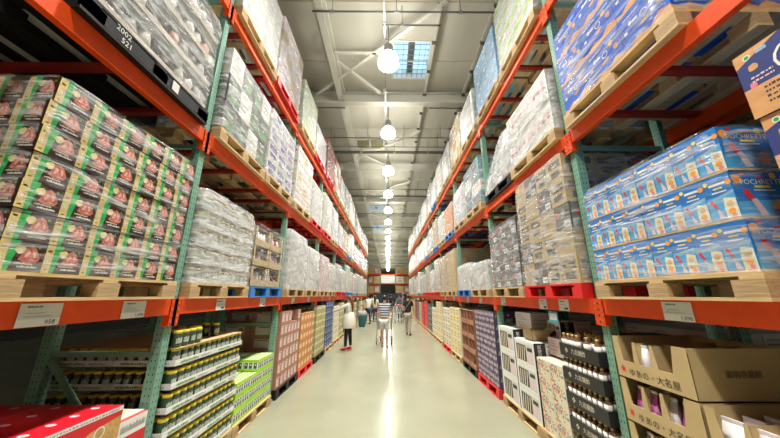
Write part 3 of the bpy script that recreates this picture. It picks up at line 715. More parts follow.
def tray_mesh(dx, dy, h, t=.004, m='white', art=None):
    mb = MB(); mb.box(-dx / 2, dx / 2, -dy / 2, dy / 2, 0, t, m)
    mb.box(-dx / 2, -dx / 2 + t, -dy / 2, dy / 2, 0, h, m); mb.box(dx / 2 - t, dx / 2, -dy / 2, dy / 2, 0, h, m); mb.box(-dx / 2 + t, dx / 2 - t, -dy / 2, -dy / 2 + t, 0, h, m); mb.box(-dx / 2 + t, dx / 2 - t, dy / 2 - t, dy / 2, 0, h, m)
    if art:
        for i, F in enumerate(sides(mb, -dx / 2, dx / 2, -dy / 2, dy / 2, 0, h)): art(F, i)
    return mb.mesh('tray')
def art_tray(F, i): scribble(F, .12, .55, .3, 'leaf', .35); scribble(F, .62, .9, .35, 'grey', .25)
TRW = tray_mesh(.52, .56, .05, art=art_tray)
def jar_stack():
    y0 = 2.62; x0 = -1.80
    xc = -1.79 - DL / 2; yc = y0 + .565
    pallet('wood', (xc, yc, 0), 1.14, DL, 0, 'wooden pallet under jar trays, floor tier of left rack, second bay, nearer half', True)
    for t in range(6):
        z = PH + .002 + t * .178
        for a in range(2):
            for b in range(2):
                o = link('cardboard_tray', TRW, None, (x0 - .265 - .525 * a, y0 + .285 + .565 * b, z))
                tag(o, f'white jar tray, {ORD[t]} layer up, {"farther" if b else "nearer"} {"back" if a else "aisle-side"} quarter, left floor stack', 'tray', 'white cardboard jar trays')
        zj = z + .0045
        nj = 13
        for j in range(nj):
            y = y0 + .048 + j * .0868
            jar(x0 - .048, y, zj, f'yellow-lidded jar on aisle edge, layer {ORD[t]} up, {ORD[j]} along, left floor stack')
        for j in range(1, 12):
            jar(x0 - .048 - j * .0868, y0 + .048, zj, f'dark jar on near edge, layer {ORD[t]} up, {ORD[j]} inward, left floor stack')
    z = PH + .002 + 5 * .178 + .143
    mb = MB(); mb.box(-.53, .53, -.56, .56, 0, .003, 'tan'); o = mb.build('cardboard_sheet', None, (x0 - .535, yc, z)); tag(o, 'tan cardboard sheet lying on the topmost jars of left floor stack', 'cardboard sheet'); z += .0035
    pts = [(0, 0), (1, 0), (2, 0), (3, 0), (1, 1), (2, 1), (4, 1.2), (5, 1.4), (8, 1), (8, 2.2), (4, 2.4), (0, 1.3)]
    for i, (j, q) in enumerate(pts): jar(x0 - .06 - q * .09, y0 + .05 + j * .09, z, f'loose yellow-lidded jar standing on top of left floor stack, {ORD[i]} from camera', 'loose jars on the top tray')
jar_stack()
def wrapped_jars():
    # lower tier, left rack, second bay: five trays of jars in film
    k = 2; y = slot_y(k); x = -1.79 - DL / 2; zb = TOPS[1] + PH
    pallet('wood', (x, y, TOPS[1]), 1.1, DL, 0, f'wooden pallet, {place(-1, 1, k)}', True)
    e = empty('wrapped_load', (x, y, zb))
    jm = MB()
    for j in range(12):
        def one(cx, cy):
            jm.lathe([(.038, 0), (.040, .006), (.040, .108), (.036, .116), (.038, .117), (.038, .135)], (cx, cy, .005), 'jar', 10, mats=['jar', 'jarlabel', 'jar', 'jar', 'lid'])
        one(DL / 2 - .07, -.5 + j * .0905)
        if j: one(DL / 2 - .07 - j * .082, -.5)
    jm = jm.mesh('jars'); tm = tray_mesh(1.02, 1.07, .05, m='white')
    for t in range(5):
        link('tray', tm, e, (0, 0, t * .18)); link('jar_row', jm, e, (0, 0, t * .18))
    mb = MB(); mb.box(-.5, .5, -.52, .52, 0, .01, 'offwhite'); mb.build('top_sheet', e, (0, 0, .9))
    link('stretch_film', film_mesh(1.04, 1.07, .92, 'film_jars', 2), e)
    tag(e, f'film-wrapped trays of jars, {place(-1, 1, k)}', 'pallet load', 'goods on pallets in the racks')
wrapped_jars()
def tan_display():
    k = 3; y = slot_y(k); x = -1.79 - DL / 2; zb = TOPS[1] + PH
    pallet('blue', (x, y, TOPS[1]), 1.1, DL, 0, f'blue wooden pallet, {place(-1, 1, k)}', False)
    e = empty('wrapped_load', (x, y, zb))
    for t in range(3):
        for c in range(2):
            mb = MB(); y0, y1 = -.52 + c * .52, c * .52 - .005; h = .275
            mb.box(-.52, .50, y0, y1, 0, .01, 'tan'); mb.box(-.52, -.51, y0, y1, 0, h, 'tan'); mb.box(-.52, .50, y0, y0 + .008, 0, h, 'tan'); mb.box(-.52, .50, y1 - .008, y1, 0, h, 'tan')
            mb.box(.49, .50, y0, y1, 0, .10, 'tan'); mb.box(.49, .50, y0, y0 + .06, .1, h, 'tan'); mb.box(.49, .50, y1 - .06, y1, .1, h, 'tan'); mb.box(-.52, .46, y0, y1, h - .012, h - .004, 'tan_d')
            mb.build('display_carton', e, (0, 0, t * .28))
            for q in range(4):
                g = MB(); g.blob((.42, y0 + .11 + q * .1, .125), .04, .05, .10, R.choice(['offwhite', 'pinkw', 'maroon', 'white']), 8, 5, .12); g.build('packet', e, (0, 0, t * .28))
    link('stretch_film', film_mesh(1.05, 1.06, .86, 'film_clear', 3), e)
    tag(e, f'open tan display cartons in film, {place(-1, 1, k)}', 'pallet load', 'goods on pallets in the racks')
tan_display()
def top_left_near():
    # middle tier, left rack, first bay: black pallet with beige-edged trays of clear packs under film
    k = 1; y = 1.82; x = -1.77 - DL / 2; z0 = TOPS[2]
    pe = pallet('black', (x, y, z0), 1.16, DL, 0, f'black plastic pallet with white stencilled digits, {place(-1, 2, k)}', False)
    mb = MB(); F = Face(mb, (DL / 2 + .002, -.58, 0), (0, 1, 0), (1, 0, 0), 1.16, PH)
    mb.box(DL / 2 - .02, DL / 2, -.58, .58, .02, PH - .03, 'p_black')
    F.text('2002', .22, .70, .055, 'offwhite'); F.text('521', .25, .28, .055, 'offwhite'); F.rect(.60, .2, .66, .8, 'offwhite', .003)
    mb.build('skirt', pe)
    e = empty('wrapped_load', (x, y, z0 + PH))
    for t in range(4):
        h = .26
        tm = MB(); tm.box(-.52, .52, -.55, .55, 0, .008, 'offwhite')
        for b in ((.512, .52, -.55, .55), (-.52, -.512, -.55, .55), (-.52, .52, -.55, -.542), (-.52, .52, .542, .55)): tm.box(*b, 0, .055, 'creamtray')
        tm.build('tray', e, (0, 0, t * h))
        for j in range(9):
            g = MB(); g.blob((.44, -.47 + j * .117, .13), .06, .055, .095, R.choice(['bagwhite', 'offwhite', 'grey', 'meat2', 'bagwhite', 'steakdark']), 8, 5, .18); g.build('clear_pack', e, (0, 0, t * h))
            if j < 8: g = MB(); g.blob((.32 - j * .115, -.47, .13), .055, .06, .095, R.choice(['bagwhite', 'grey', 'melon']), 8, 5, .18); g.build('clear_pack', e, (0, 0, t * h))
    link('stretch_film', film_mesh(1.06, 1.12, 1.05, 'film_mid', 1), e)
    tag(e, f'beige trays of clear packs in film, {place(-1, 2, k)}', 'pallet load', 'goods on pallets in the racks')
mat('creamtray', (.68, .60, .48), .7)
top_left_near()
def slumped():
    k = 3; y = slot_y(k); x = 1.79 + DL / 2; z0 = TOPS[2]
    pallet('black', (x, y, z0), 1.1, DL, math.pi, f'black plastic pallet, {place(1, 2, k)}', False)
    e = empty('wrapped_load', (x, y, z0 + PH), math.pi)
    for t, n in ((0, 5), (1, 4), (2, 3), (3, 2)):
        for j in range(n):
            g = MB(); g.blob((.38, .42 - j * .2 - t * .0, .11 + t * .17), .14, .12, .09, R.choice(['bagwhite', 'offwhite', 'dgrey']) if t == 0 else R.choice(['bagwhite', 'offwhite']), 10, 6, .08); g.build('sack', e)
            g = MB(); g.blob((.0, .42 - j * .2, .11 + t * .17), .3, .12, .09, 'offwhite', 10, 6, .05); g.build('sack', e)
    mb = MB(); vs = []
    for i, yy in enumerate((-.52, -.3, -.1, .1, .3, .53)):
        top = (.34, .42, .55, .70, .80, .78)[i]
        for xx, zz in ((.53, .012), (.54, top * .5), (.50, top), (-.45, top), (-.53, .004)): vs.append((xx + R.uniform(-.01, .01), yy, zz + R.uniform(-.01, .01)))
    fs = [(i * 5 + j, (i + 1) * 5 + j, (i + 1) * 5 + j + 1, i * 5 + j + 1) for i in range(5) for j in range(4)] + [(0, 1, 2, 3, 4), (29, 28, 27, 26, 25)]
    mb.faces(vs, fs, 'film_milky', True); mb.build('stretch_film', e)
    tag(e, f'slumped white sacks in film, {place(1, 2, k)}', 'pallet load', 'goods on pallets in the racks')
slumped()

# floor tier stacks of separate cartons
MASS = MB()
def stack(s, k, st, word, H, nz, ny, nx, pal='wood', y=None, L=1.08, z0=0, palobj=True, name='carton', top=0):
    y = slot_y(k) if y is None else y
    x = s * (1.79 + DL / 2); rz = 0 if s < 0 else math.pi
    if palobj: pallet(pal, (x, y, 0), 1.1, DL, rz, f'{PCOL[pal]} pallet, {place(s, 0, k)}', k <= 5 and pal == 'wood')
    dx, dy, dz = 1.04 / nx, L / ny, H / nz
    side = SN[s]; rr = random.Random(k + s * 40)
    for iz in range(nz + (1 if top else 0)):
        for ix in range(nx):
            for iy in range(ny):
                iyw = iy if s < 0 else ny - 1 - iy
                if iz == nz and rr.random() > top: continue
                lx = -1.04 / 2 + dx * (ix + .5) + rr.uniform(-.003, .003); ly = -L / 2 + dy * (iy + .5)
                p = (x + (lx if s < 0 else -lx), y + (ly if s < 0 else -ly), PH + .001 + z0 + iz * dz)
                me = carton_mesh(st, dx - .004, dy, dz)
                if k >= 6:
                    M_ = Matrix.Translation(p) @ Matrix.Rotation(rz, 4, 'Z'); b0 = len(MASS.v)
                    MASS.v += [tuple(M_ @ v.co) for v in me.vertices]
                    for pl in me.polygons: MASS.f.append(tuple(b0 + q for q in pl.vertices)); MASS.m.append(MASS.mi(me.materials[pl.material_index].name)); MASS.smooth.append(False)
                    continue
                o = link(name, me, None, p, rz)
                dep = '' if ix == nx - 1 else f', {ORD[nx - 1 - ix]} behind'
                tag(o, f'{word} {name.replace("_", " ") if name == "carton" else "pack"}, {side} floor, {ORD[k // 2]} bay, {"farther" if k % 2 else "nearer"} half, {ORD[iz]} up, {ORD[iyw]} along{dep}', 'carton' if name == 'carton' else 'drink pack', f'{word} {name}s on the floor tier of the {side} rack'.replace('_', ' '))
# lime packs, left second bay farther half
STY['lime'] = ('lime', lambda F, i: (F.rect(.0, .22, 1, .78, 'white'), [F.rect(.06 + q * .32, .24, .28 + q * .32, .74, 'limed', .0012) for q in range(3)], [F.disc(.16 + q * .33, .56, .012, 'white', .0016, 6) for q in range(3)]))
stack(-1, 3, 'lime', 'lime', .45, 3, 6, 5, name='drink_pack')
stack(-1, 3, 'lime', 'topmost lime', .15, 1, 3, 5, palobj=False, z0=.452, y=slot_y(3) + .27, L=.54, name='drink_pack')
stack(-1, 4, 'brown', 'pinkish brown', 1.0, 5, 6, 2, 'black', top=.5)
stack(-1, 5, 'orangebox', 'orange brown', 1.1, 6, 5, 2, 'red')
stack(-1, 6, 'olive', 'olive', 1.2, 7, 4, 4, 'black'); stack(-1, 7, 'navy', 'navy', 1.3, 7, 4, 4, 'wood'); stack(-1, 8, 'creamy', 'cream', 1.1, 6, 4, 3, 'wood'); stack(-1, 9, 'olive', 'dull yellow', 1.2, 5, 3, 3, 'wood')
stack(-1, 10, 'navyplain', 'dark navy', 1.1, 5, 3, 3, 'wood'); stack(-1, 11, 'creamy', 'cream', 1.1, 5, 3, 3, 'wood')
for k, st, wd in ((12, 'tan', 'plain tan'), (13, 'olive', 'olive'), (14, 'dgrey', 'dark grey'), (15, 'tan', 'plain tan'), (16, 'creamy', 'cream'), (17, 'redgold', 'maroon'), (18, 'tan', 'plain tan'), (19, 'tan', 'plain tan')): stack(-1, k, st, wd, 1.1, 4, 2, 2, 'wood')
# red biscuit boxes lower left
def biscuit_art(F, i):
    F.rect(0, .86, 1, 1, 'white'); scribble(F, .06, .94, .90, 'grey', .05); F.rect(0, .0, 1, .84, 'redbox'); F.poly([(.2, 0), (1, 0), (1, .7), (.6, .55), (.35, .2)], 'biscuit', .0012)
    F.ring(.72, .42, .035, .007, 'white'); F.disc(.45, .2, .02, 'wafer', .0016)
STY['biscuit'] = ('redbox', biscuit_art)
def biscuits():
    def bis(x0, x1, y0, y1, z0, h, label):
        mb = MB(); carton(mb, 'biscuit', -(x1 - x0) / 2, (x1 - x0) / 2, -(y1 - y0) / 2, (y1 - y0) / 2, 0, h)
        nx, ny = 2, 4
        for i in range(nx):
            for j in range(ny):
                cx = -(x1 - x0) / 2 + (x1 - x0) * (i + .5) / nx; cy = -(y1 - y0) / 2 + (y1 - y0) * (j + .5) / ny
                mb.poly([(cx + .028 * math.cos(a * .7854), cy + .02 * math.sin(a * .7854), h + .001) for a in range(8)], 'pinkw')
        o = mb.build('biscuit_box', None, ((x0 + x1) / 2, (y0 + y1) / 2, z0)); tag(o, label, 'box', 'red biscuit boxes at lower left'); return o
    pallet('wood', (-2.33, 1.68, 0), 1.04, DL, 0, 'wooden pallet under the red biscuit boxes, first bay of left rack', True)
    n = 0
    for iz in range(4):
        for ix in range(2):
            for iy in range(2):
                top = iz == 3
                n += 1
                bis(-1.80 - .53 * (ix + 1) + .004, -1.80 - .53 * ix, 1.17 + .51 * iy + .003, 1.17 + .51 * (iy + 1), PH + .001 + iz * .19, .187, f'red biscuit box, {ORD[iz]} layer up, {"farther" if iy else "nearer"} {"back" if ix else "aisle-side"} stack, lower left')
    mb = MB(); e = empty('biscuit_tray', (-2.02, 2.33, 0)); 
    for z in (.0,):
        mb = MB(); carton(mb, 'biscuit', -.20, .20, -.115, .115, 0, .78); mb.build('body', e)
        t = MB(); t.box(-.18, .18, -.10, .10, .781, .79, 'cream'); t.build('lid', e)
    tag(e, 'tall red carton with cream lid between biscuit boxes and first upright', 'box')
    # white topped promo box on the near edge
    o = MB(); carton(o, 'biscuit', -.13, .13, -.14, .14, 0, .05); o.box(-.12, .12, -.13, .13, .05, .054, 'bagwhite'); o = o.build('promo_box', None, (-1.96, 1.33, PH + .004 + 4 * .19)); tag(o, 'flat white-topped box lying on the red biscuit boxes', 'box')
biscuits()

# right floor tier
def bottle_trays():
    bm = MB(); bm.lathe([(.026, 0), (.029, .006), (.029, .155), (.012, .178), (.011, .188)], (0, 0, 0), 'sauce', 10); body = bm.mesh('bottle')
    lm = MB(); lm.lathe([(.0296, .085), (.0296, .15)], (0, 0, 0), 'white', 10); lab = lm.mesh('label')
    cm = MB(); cm.lathe([(.0135, .185), (.0135, .207)], (0, 0, 0), 'gold_cap', 8); cap = cm.mesh('cap')
    def art(F, i):
        F.rect(0, 0, 1, 1, 'black', .0004)
        if i < 2: F.text('九吉膳酢', .52, .5, .052, 'cream'); F.poly([(.16, .5), (.2, .72), (.24, .5), (.2, .28)], 'cream', .0014); F.poly([(.18, .5), (.2, .62), (.22, .5), (.2, .38)], 'black', .0018)
        else: F.text('九吉膳酢', .5, .5, .05, 'cream')
    tm = tray_mesh(.34, .56, .115, m='black', art=art)
    pallet('wood', (2.33, 3.18, 0), 1.12, DL, math.pi, 'wooden pallet, floor tier of right rack, second bay, nearer half', True)
    first = None
    for t in range(5):
        z = PH + .001 + t * .222
        for c in range(1):
            o = link('bottle_tray', tm, None, (1.80 + .17, 2.89, z), math.pi); tag(o, f'black tray of bottles with pale writing, {ORD[t]} tray up, beside first green right upright', 'tray', 'black bottle trays')
            for j in range(8):
                for q in range(4 if t == 4 else 2):
                    if t == 4 and (j, q) in ((1, 0), (3, 0), (4, 1), (6, 2), (0, 2)): continue
                    p = (1.80 + .04 + q * .075, 2.65 + j * .068, z + .0045)
                    if first is None:
                        e = link('bottle', body, None, p); a = link('label', lab, e); b = link('cap', cap, e); first = (e, [a, b])
                    else: e, _ = copy_tree(*first, p)
                    tag(e, f'dark sauce bottle, {ORD[t]} black tray up, {ORD[j]} along, {ORD[q]} row in', 'bottle', 'sauce bottles in the black trays')
            if t < 4:
                pass
    # plain stock behind, so the near end is closed
    for t in range(5):
        o = link('carton', carton_mesh('dgrey', .66, .56, .21), None, (2.15 + .35, 2.89, PH + .001 + t * .222), math.pi); tag(o, f'dark grey carton behind the black bottle trays, {ORD[t]} carton up', 'carton', 'dark cartons behind the bottle trays')
bottle_trays()
def right_floor():
    for iz in range(4):
        for iy in range(2):
            for ix in range(3):
                o = link('carton', carton_mesh('floral', .33, .26, .19), None, (1.80 + .17 + .335 * ix, 3.32 + iy * .265, PH + .001 + iz * .19), math.pi)
                tag(o, f'flower-printed cream carton beyond black trays, {ORD[iz]} layer up, {ORD[iy]} along, {ORD[ix]} row in', 'carton', 'flower-printed cartons')
    pallet('wood', (2.33, 4.32, 0), 1.15, DL, math.pi, 'wooden pallet, floor tier of right rack, second bay, farther half', True)
    for iz in range(3):
        for iy in range(2):
            for ix in range(3):
                h = .30 if iy == 0 else .335
                o = link('carton', carton_mesh('spine', .33, .55, h), None, (1.80 + .17 + .335 * ix, 4.03 + iy * .57, PH + .001 + iz * h), math.pi)
                tag(o, f'white carton with black spine, {ORD[iz]} layer up, {"farther" if iy else "nearer"} column, {ORD[ix]} row in', 'carton', 'white cartons with black spines')
    for lb, st, x, y, z, dx, dy, h in (('plain white carton on top of the farther black-spine column', 'white', 2.2, 4.5, PH + 3 * .335 + .003, .3, .5, .22),
                                       ('pinkish carton with black spine lying above the black-spine cartons', 'spine', 2.4, 3.95, PH + .905, .4, .3, .24),
                                       ('second pale pink carton deeper above the black-spine cartons', 'pink', 2.2, 3.62, PH + .78, .4, .28, .2)):
        o = link('carton', carton_mesh(st, dx, dy, h), None, (x, y, z), math.pi); tag(o, lb, 'carton', 'odd cartons on top')
    o = MB(); o.box(-.12, .12, -.11, .11, 0, .006, 'tan'); o.box(-.12, -.114, -.11, .11, 0, .13, 'tan'); o.box(.114, .12, -.11, .11, 0, .09, 'tan'); o.box(-.12, .12, -.11, -.104, 0, .13, 'tan'); o.box(-.12, .12, .104, .11, 0, .13, 'tan')
    o.poly([(.12, -.11, .09), (.12, .11, .09), (.2, .11, .14), (.2, -.11, .14)], 'tan'); o.poly([(-.12, -.11, .13), (-.12, .11, .13), (-.2, .11, .2), (-.2, -.11, .2)], 'tan_d')
    o = o.build('open_carton', None, (2.0, 4.02, PH + .905)); tag(o, 'open tan carton with raised flaps on the black-spine cartons', 'carton')
right_floor()
stack(1, 4, 'plum', 'dark patterned', 1.2, 6, 5, 2, 'red')
stack(1, 6, 'yellow', 'cream and yellow', 1.15, 6, 3, 3, 'wood'); stack(1, 7, 'creamy', 'cream', 1.1, 5, 3, 3, 'red'); stack(1, 8, 'yellow', 'pale yellow', 1.25, 6, 3, 3, 'wood'); stack(1, 9, 'creamy', 'cream', 1.0, 5, 3, 3, 'wood')
stack(1, 10, 'dgrey', 'dark grey', 1.1, 5, 3, 3, 'wood')
STY['redshelf'] = ('sred', art_label('maroon', 'sred', 'white'))
stack(1, 11, 'redshelf', 'red', 1.2, 5, 3, 3, 'wood'); stack(1, 12, 'redshelf', 'red', 1.15, 5, 3, 3, 'wood')
for k, st, wd in ((13, 'tan', 'plain tan'), (14, 'plum', 'dark patterned'), (15, 'redgold', 'maroon'), (16, 'tan', 'plain tan'), (17, 'tan', 'plain tan'), (18, 'creamy', 'cream'), (19, 'tan', 'plain tan')): stack(1, k, st, wd, 1.1, 4, 2, 2, 'wood')
MASSO = MASS.build('cartons'); tag(MASSO, 'long rows of stacked cartons on floor pallets from the fourth bay onward, both racks', 'cartons', None, 'stuff')
def redbrown_displays():
    k = 5; y = slot_y(k); pallet('black', (1.79 + DL / 2, y, 0), 1.1, DL, math.pi, f'black plastic pallet, {place(1, 0, k)}', False)
    for t in range(4):
        for c in range(2):
            e = empty('display_box', (1.80, y - .52 + .53 * c, PH + .001 + t * .29)); W_, h = .5, .285
            b = MB(); b.box(0, .5, 0, W_, 0, .01, 'brownbox'); b.box(.49, .5, 0, W_, 0, h, 'brownbox'); b.box(0, .01, 0, W_, .01, .08, 'brownbox'); b.box(0, .5, 0, W_, h - .01, h, 'brownbox'); b.build('shell', e)
            for yy in (0, W_ - .01, W_ / 2): b = MB(); b.box(0, .49, yy, yy + .01, .01, h - .01, 'brownbox'); b.build('divider', e)
            for q in range(2):
                b = MB(); b.faces([(.03, .04 + q * .25, .012), (.03, .22 + q * .25, .012), (.10, .04 + q * .25, .2), (.10, .22 + q * .25, .2), (.2, .04 + q * .25, .012), (.2, .22 + q * .25, .012), (.14, .04 + q * .25, .2), (.14, .22 + q * .25, .2)],
                                  [(0, 1, 3, 2), (4, 6, 7, 5), (2, 3, 7, 6), (0, 2, 6, 4), (1, 5, 7, 3)], 'gold' if (t + q) % 2 else 'ink'); b.build('packet', e)
            tag(e, f'red-brown open display box beyond dark patterned cartons, {ORD[t]} layer up, {"farther" if c else "nearer"} column', 'display box', 'red-brown display boxes')
redbrown_displays()
def tan_trays():
    # big tan display trays with pink bags, right rack first bay
    pallet('wood', (2.33, 1.83, 0), 1.18, DL, math.pi, 'wooden pallet under the big tan display trays at lower right', True)
    def tray(y0, z0, label, full=True, L=.575, h=.288):
        e = empty('display_tray', (1.80, y0, z0)); D = .62
        b = MB(); b.box(0, D, 0, L, 0, .006, 'tan'); b.build('base', e)
        # aisle-side panel with u-shaped cut-outs, seen from the aisle as far edge = high y
        prof = [(0, 0), (L, 0), (L, h), (L - .06, h), (L - .09, .14), (L - .15, .12), (L - .19, h * .93), (L - .21, h * .93), (L - .23, .13), (.30, .11), (.26, .12), (.235, h * .9), (.22, h * .9)]
        prof = [(0, 0), (L, 0), (L, h), (L - .05, h), (L - .075, .15), (L - .10, .12), (L - .15, .12), (L - .165, .15), (L - .18, .27), (L - .20, .27), (L - .22, .14), (L - .28, .12), (L - .30, .13), (L - .32, .27), (L - .34, .27), (L - .37, .12), (.13, .12), (.11, .15), (.09, h), (0, h)]
        b = MB(); n = len(prof); f0 = [(0, p, q) for p, q in prof]; f1 = [(.006, p, q) for p, q in prof]
        def fan(pts, rev):
            # strips: bottom band plus teeth
            pass
        b.box(0, .006, 0, L, 0, .12, 'tan')
        for a0, a1, t0, t1 in ((L - .075, L, L - .05, L), (L - .215, L - .165, L - .20, L - .18), (L - .36, L - .305, L - .34, L - .32), (0, .12, 0, .09)):
            for x_ in (0, .006):
                P = [(x_, a0, .12), (x_, a1, .12), (x_, t1, h if t1 in (L, .09) else h * .92), (x_, t0, h if t1 in (L, .09) else h * .92)]
                b.poly(P if x_ else P[::-1], 'tan')
            b.poly([(0, a0, .12), (.006, a0, .12), (.006, t0, h * .92), (0, t0, h * .92)], 'tan_d')
        F = Face(b, (0, L, 0), (0, -1, 0), (-1, 0, 0), L, .12)
        F.text('ゆあの・大名屋', .52, .42, .055, 'ink'); F.ring(.10, .55, .018, .005, 'sred'); F.rect(.075, .38, .125, .60, 'sred', .0016)
        b.build('front_panel', e)
        for yy in (0, L - .006):
            b = MB(); P = [(0, .0), (D, .0), (D, h), (.10, h), (0, h)] if yy else [(0, 0), (D, 0), (D, h), (0.0, h)]
            for q, rev in ((yy, 0), (yy + .006, 1)): b.poly([(a, q, c) for a, c in (P if not rev else P[::-1])], 'tan')
            b.poly([(0, yy, h), (D, yy, h), (D, yy + .006, h), (0, yy + .006, h)], 'tan_d')
            if yy == 0: F = Face(b, (0, 0, 0), (1, 0, 0), (0, -1, 0), D, h); F.rect(.33, .44, .66, .56, 'tan_d'); F.text('道明寺葛餅', .5, .5, .045, 'ink')
            b.build('side_panel', e)
        for yy in (L - .19, L - .33): b = MB(); b.poly([(.006, yy, 0), (D, yy, 0), (D, yy, h * .9), (.006, yy, h * .9)], 'tan'); b.poly([(.006, yy + .004, 0), (.006, yy + .004, h * .9), (D, yy + .004, h * .9), (D, yy + .004, 0)], 'tan'); b.build('divider', e)
        b = MB(); b.box(D - .006, D, 0, L, 0, h, 'tan'); b.build('rear_panel', e)
        tag(e, label, 'display tray', 'tan display trays at lower right'); return e
    def bag(x, y, z, h, lab, m=('magenta', 'bagwhite', 'violet')):
        e = empty('snack_bag', (x, y, z))
        b = MB(); b.faces([(-.012, -.05, 0), (.012, -.05, 0), (.012, .05, 0), (-.012, .05, 0), (-.032, -.055, h * .45), (.032, -.055, h * .45), (.032, .055, h * .45), (-.032, .055, h * .45), (-.004, -.05, h), (.004, -.05, h), (.004, .05, h), (-.004, .05, h)],
                          [(0, 4, 7, 3), (1, 2, 6, 5), (0, 1, 5, 4), (2, 3, 7, 6), (4, 8, 11, 7), (5, 6, 10, 9), (4, 5, 9, 8), (6, 7, 11, 10), (8, 9, 10, 11), (3, 2, 1, 0)], m[0], True); b.build('pouch', e)
        b = MB(); b.faces([(-.034, -.035, h * .42), (-.034, .04, h * .42), (-.016, .04, h * .72), (-.016, -.035, h * .72)], [(0, 3, 2, 1)], m[1])
        b.faces([(-.03, -.045, h * .30), (-.03, .03, h * .24), (-.035, .045, h * .40), (-.035, -.02, h * .43)], [(0, 3, 2, 1)], m[2]); b.build('label_print', e)
        b = MB(); b.box(-.005, .005, -.05, .05, h, h + .018, 'bagwhite'); b.build('top_seal', e)
        tag(e, lab, 'snack bag', 'pink snack bags in the tan trays')
    tops = [PH + .001 + i * .293 for i in range(4)]
    for i, z in enumerate(tops): tray(1.83, z - .001, f'tan display tray with dark writing and cut-out front, {ORD[i]} tray up, farther column')
    for i, z in enumerate(tops[:3]): tray(1.235, z - .001, f'tan display tray with cut-out front, {ORD[i]} tray up, nearer column')
    # bags
    for t, zs in enumerate(tops):
        for c, yy in enumerate((.50, .45, .31, .17)):
            if t == 3 and c in (0, 2, 3): continue
            for q in range(3 if t == 3 else 2): bag(1.86 + q * .09, 1.83 + yy - .06, zs + .008, .22, f'pink snack bag, {ORD[t]} tan tray up in farther column, pocket {ORD[c]}, {ORD[q]} bag in', [('magenta', 'bagwhite', 'violet'), ('bagwhite', 'magenta', 'violet'), ('magenta', 'pinkw', 'bagwhite')][(q + c + t) % 3])
    for t, zs in enumerate(tops[:3]):
        for c in range(4):
            for q in range(4 if t == 2 else 1): bag(1.86 + q * .12, 1.31 + c * .14, zs + .008, .22, f'pale pink snack bag, {ORD[t]} tan tray up in nearer column, pocket {ORD[c]}, {ORD[q]} bag in', [('pinkw', 'bagwhite', 'magenta'), ('bagwhite', 'magenta', 'violet')][(q + c) % 2])
tan_trays()

# shelf-edge price signs
def signs():
    def sign(s, y, wy, price, label, lines=True):
        z1 = TOPS[1] - .012; h = .115; x = s * (XF - .0305)
        mb = MB()
        if s < 0: F = Face(mb, (x, y - wy / 2, z1 - h), (0, 1, 0), (1, 0, 0), wy, h)
        else: F = Face(mb, (x, y + wy / 2, z1 - h), (0, -1, 0), (-1, 0, 0), wy, h)
        mb.box(min(x, x + s * .003), max(x, x + s * .003), y - wy / 2, y + wy / 2, z1 - h, z1, 'offwhite')
        if price:
            scribble(F, .15, .5, .82, 'ink', .07); scribble(F, .15, .6, .56, 'grey', .04); scribble(F, .12, .75, .42, 'grey', .04); F.rect(0, 0, 1, .33, 'white', .0004); F.text(price, .76, .16, .033, 'ink')
        else: F.rect(.15, .75, .6, .82, 'ink'); F.rect(.15, .5, .8, .55, 'grey'); F.rect(.55, .12, .9, .3, 'ink')
        o = mb.build('price_sign'); tag(o, label, 'price sign', 'white price signs on the lower orange beams')
    sign(-1, 1.56, .19, '958', 'white price sign reading 958 on lower orange beam of left rack')
    sign(-1, 2.12, .19, '1,498', 'second white price sign from the camera on left rack beam')
    sign(1, 1.84, .19, '1,098', 'white price sign reading 1,098 on lower orange beam of right rack')
    pl = [(3.2, -1), (4.25, -1), (5.6, -1), (6.7, -1), (8.1, -1), (9.1, -1), (10.5, -1), (3.02, 1), (3.42, 1), (4.6, 1), (5.7, 1), (6.6, 1), (8.0, 1), (9.2, 1)]
    cn = {-1: 2, 1: 1}
    for y, s in pl:
        sign(s, y, .17, None, f'small white price sign on lower beam of {SN[s]} rack, {ORD[cn[s]]} from camera'); cn[s] += 1
    mb = MB(); mb.box(-.002, .002, -.09, .09, -.06, .06, 'teal'); mb.box(-.003, -.002, -.07, .07, -.03, .04, 'bagwhite'); o = mb.build('hanging_sign', None, (1.84, 3.28, TOPS[1] - .205)); tag(o, 'small teal and white leaflet hanging under right rack beam', 'hanging sign')
signs()

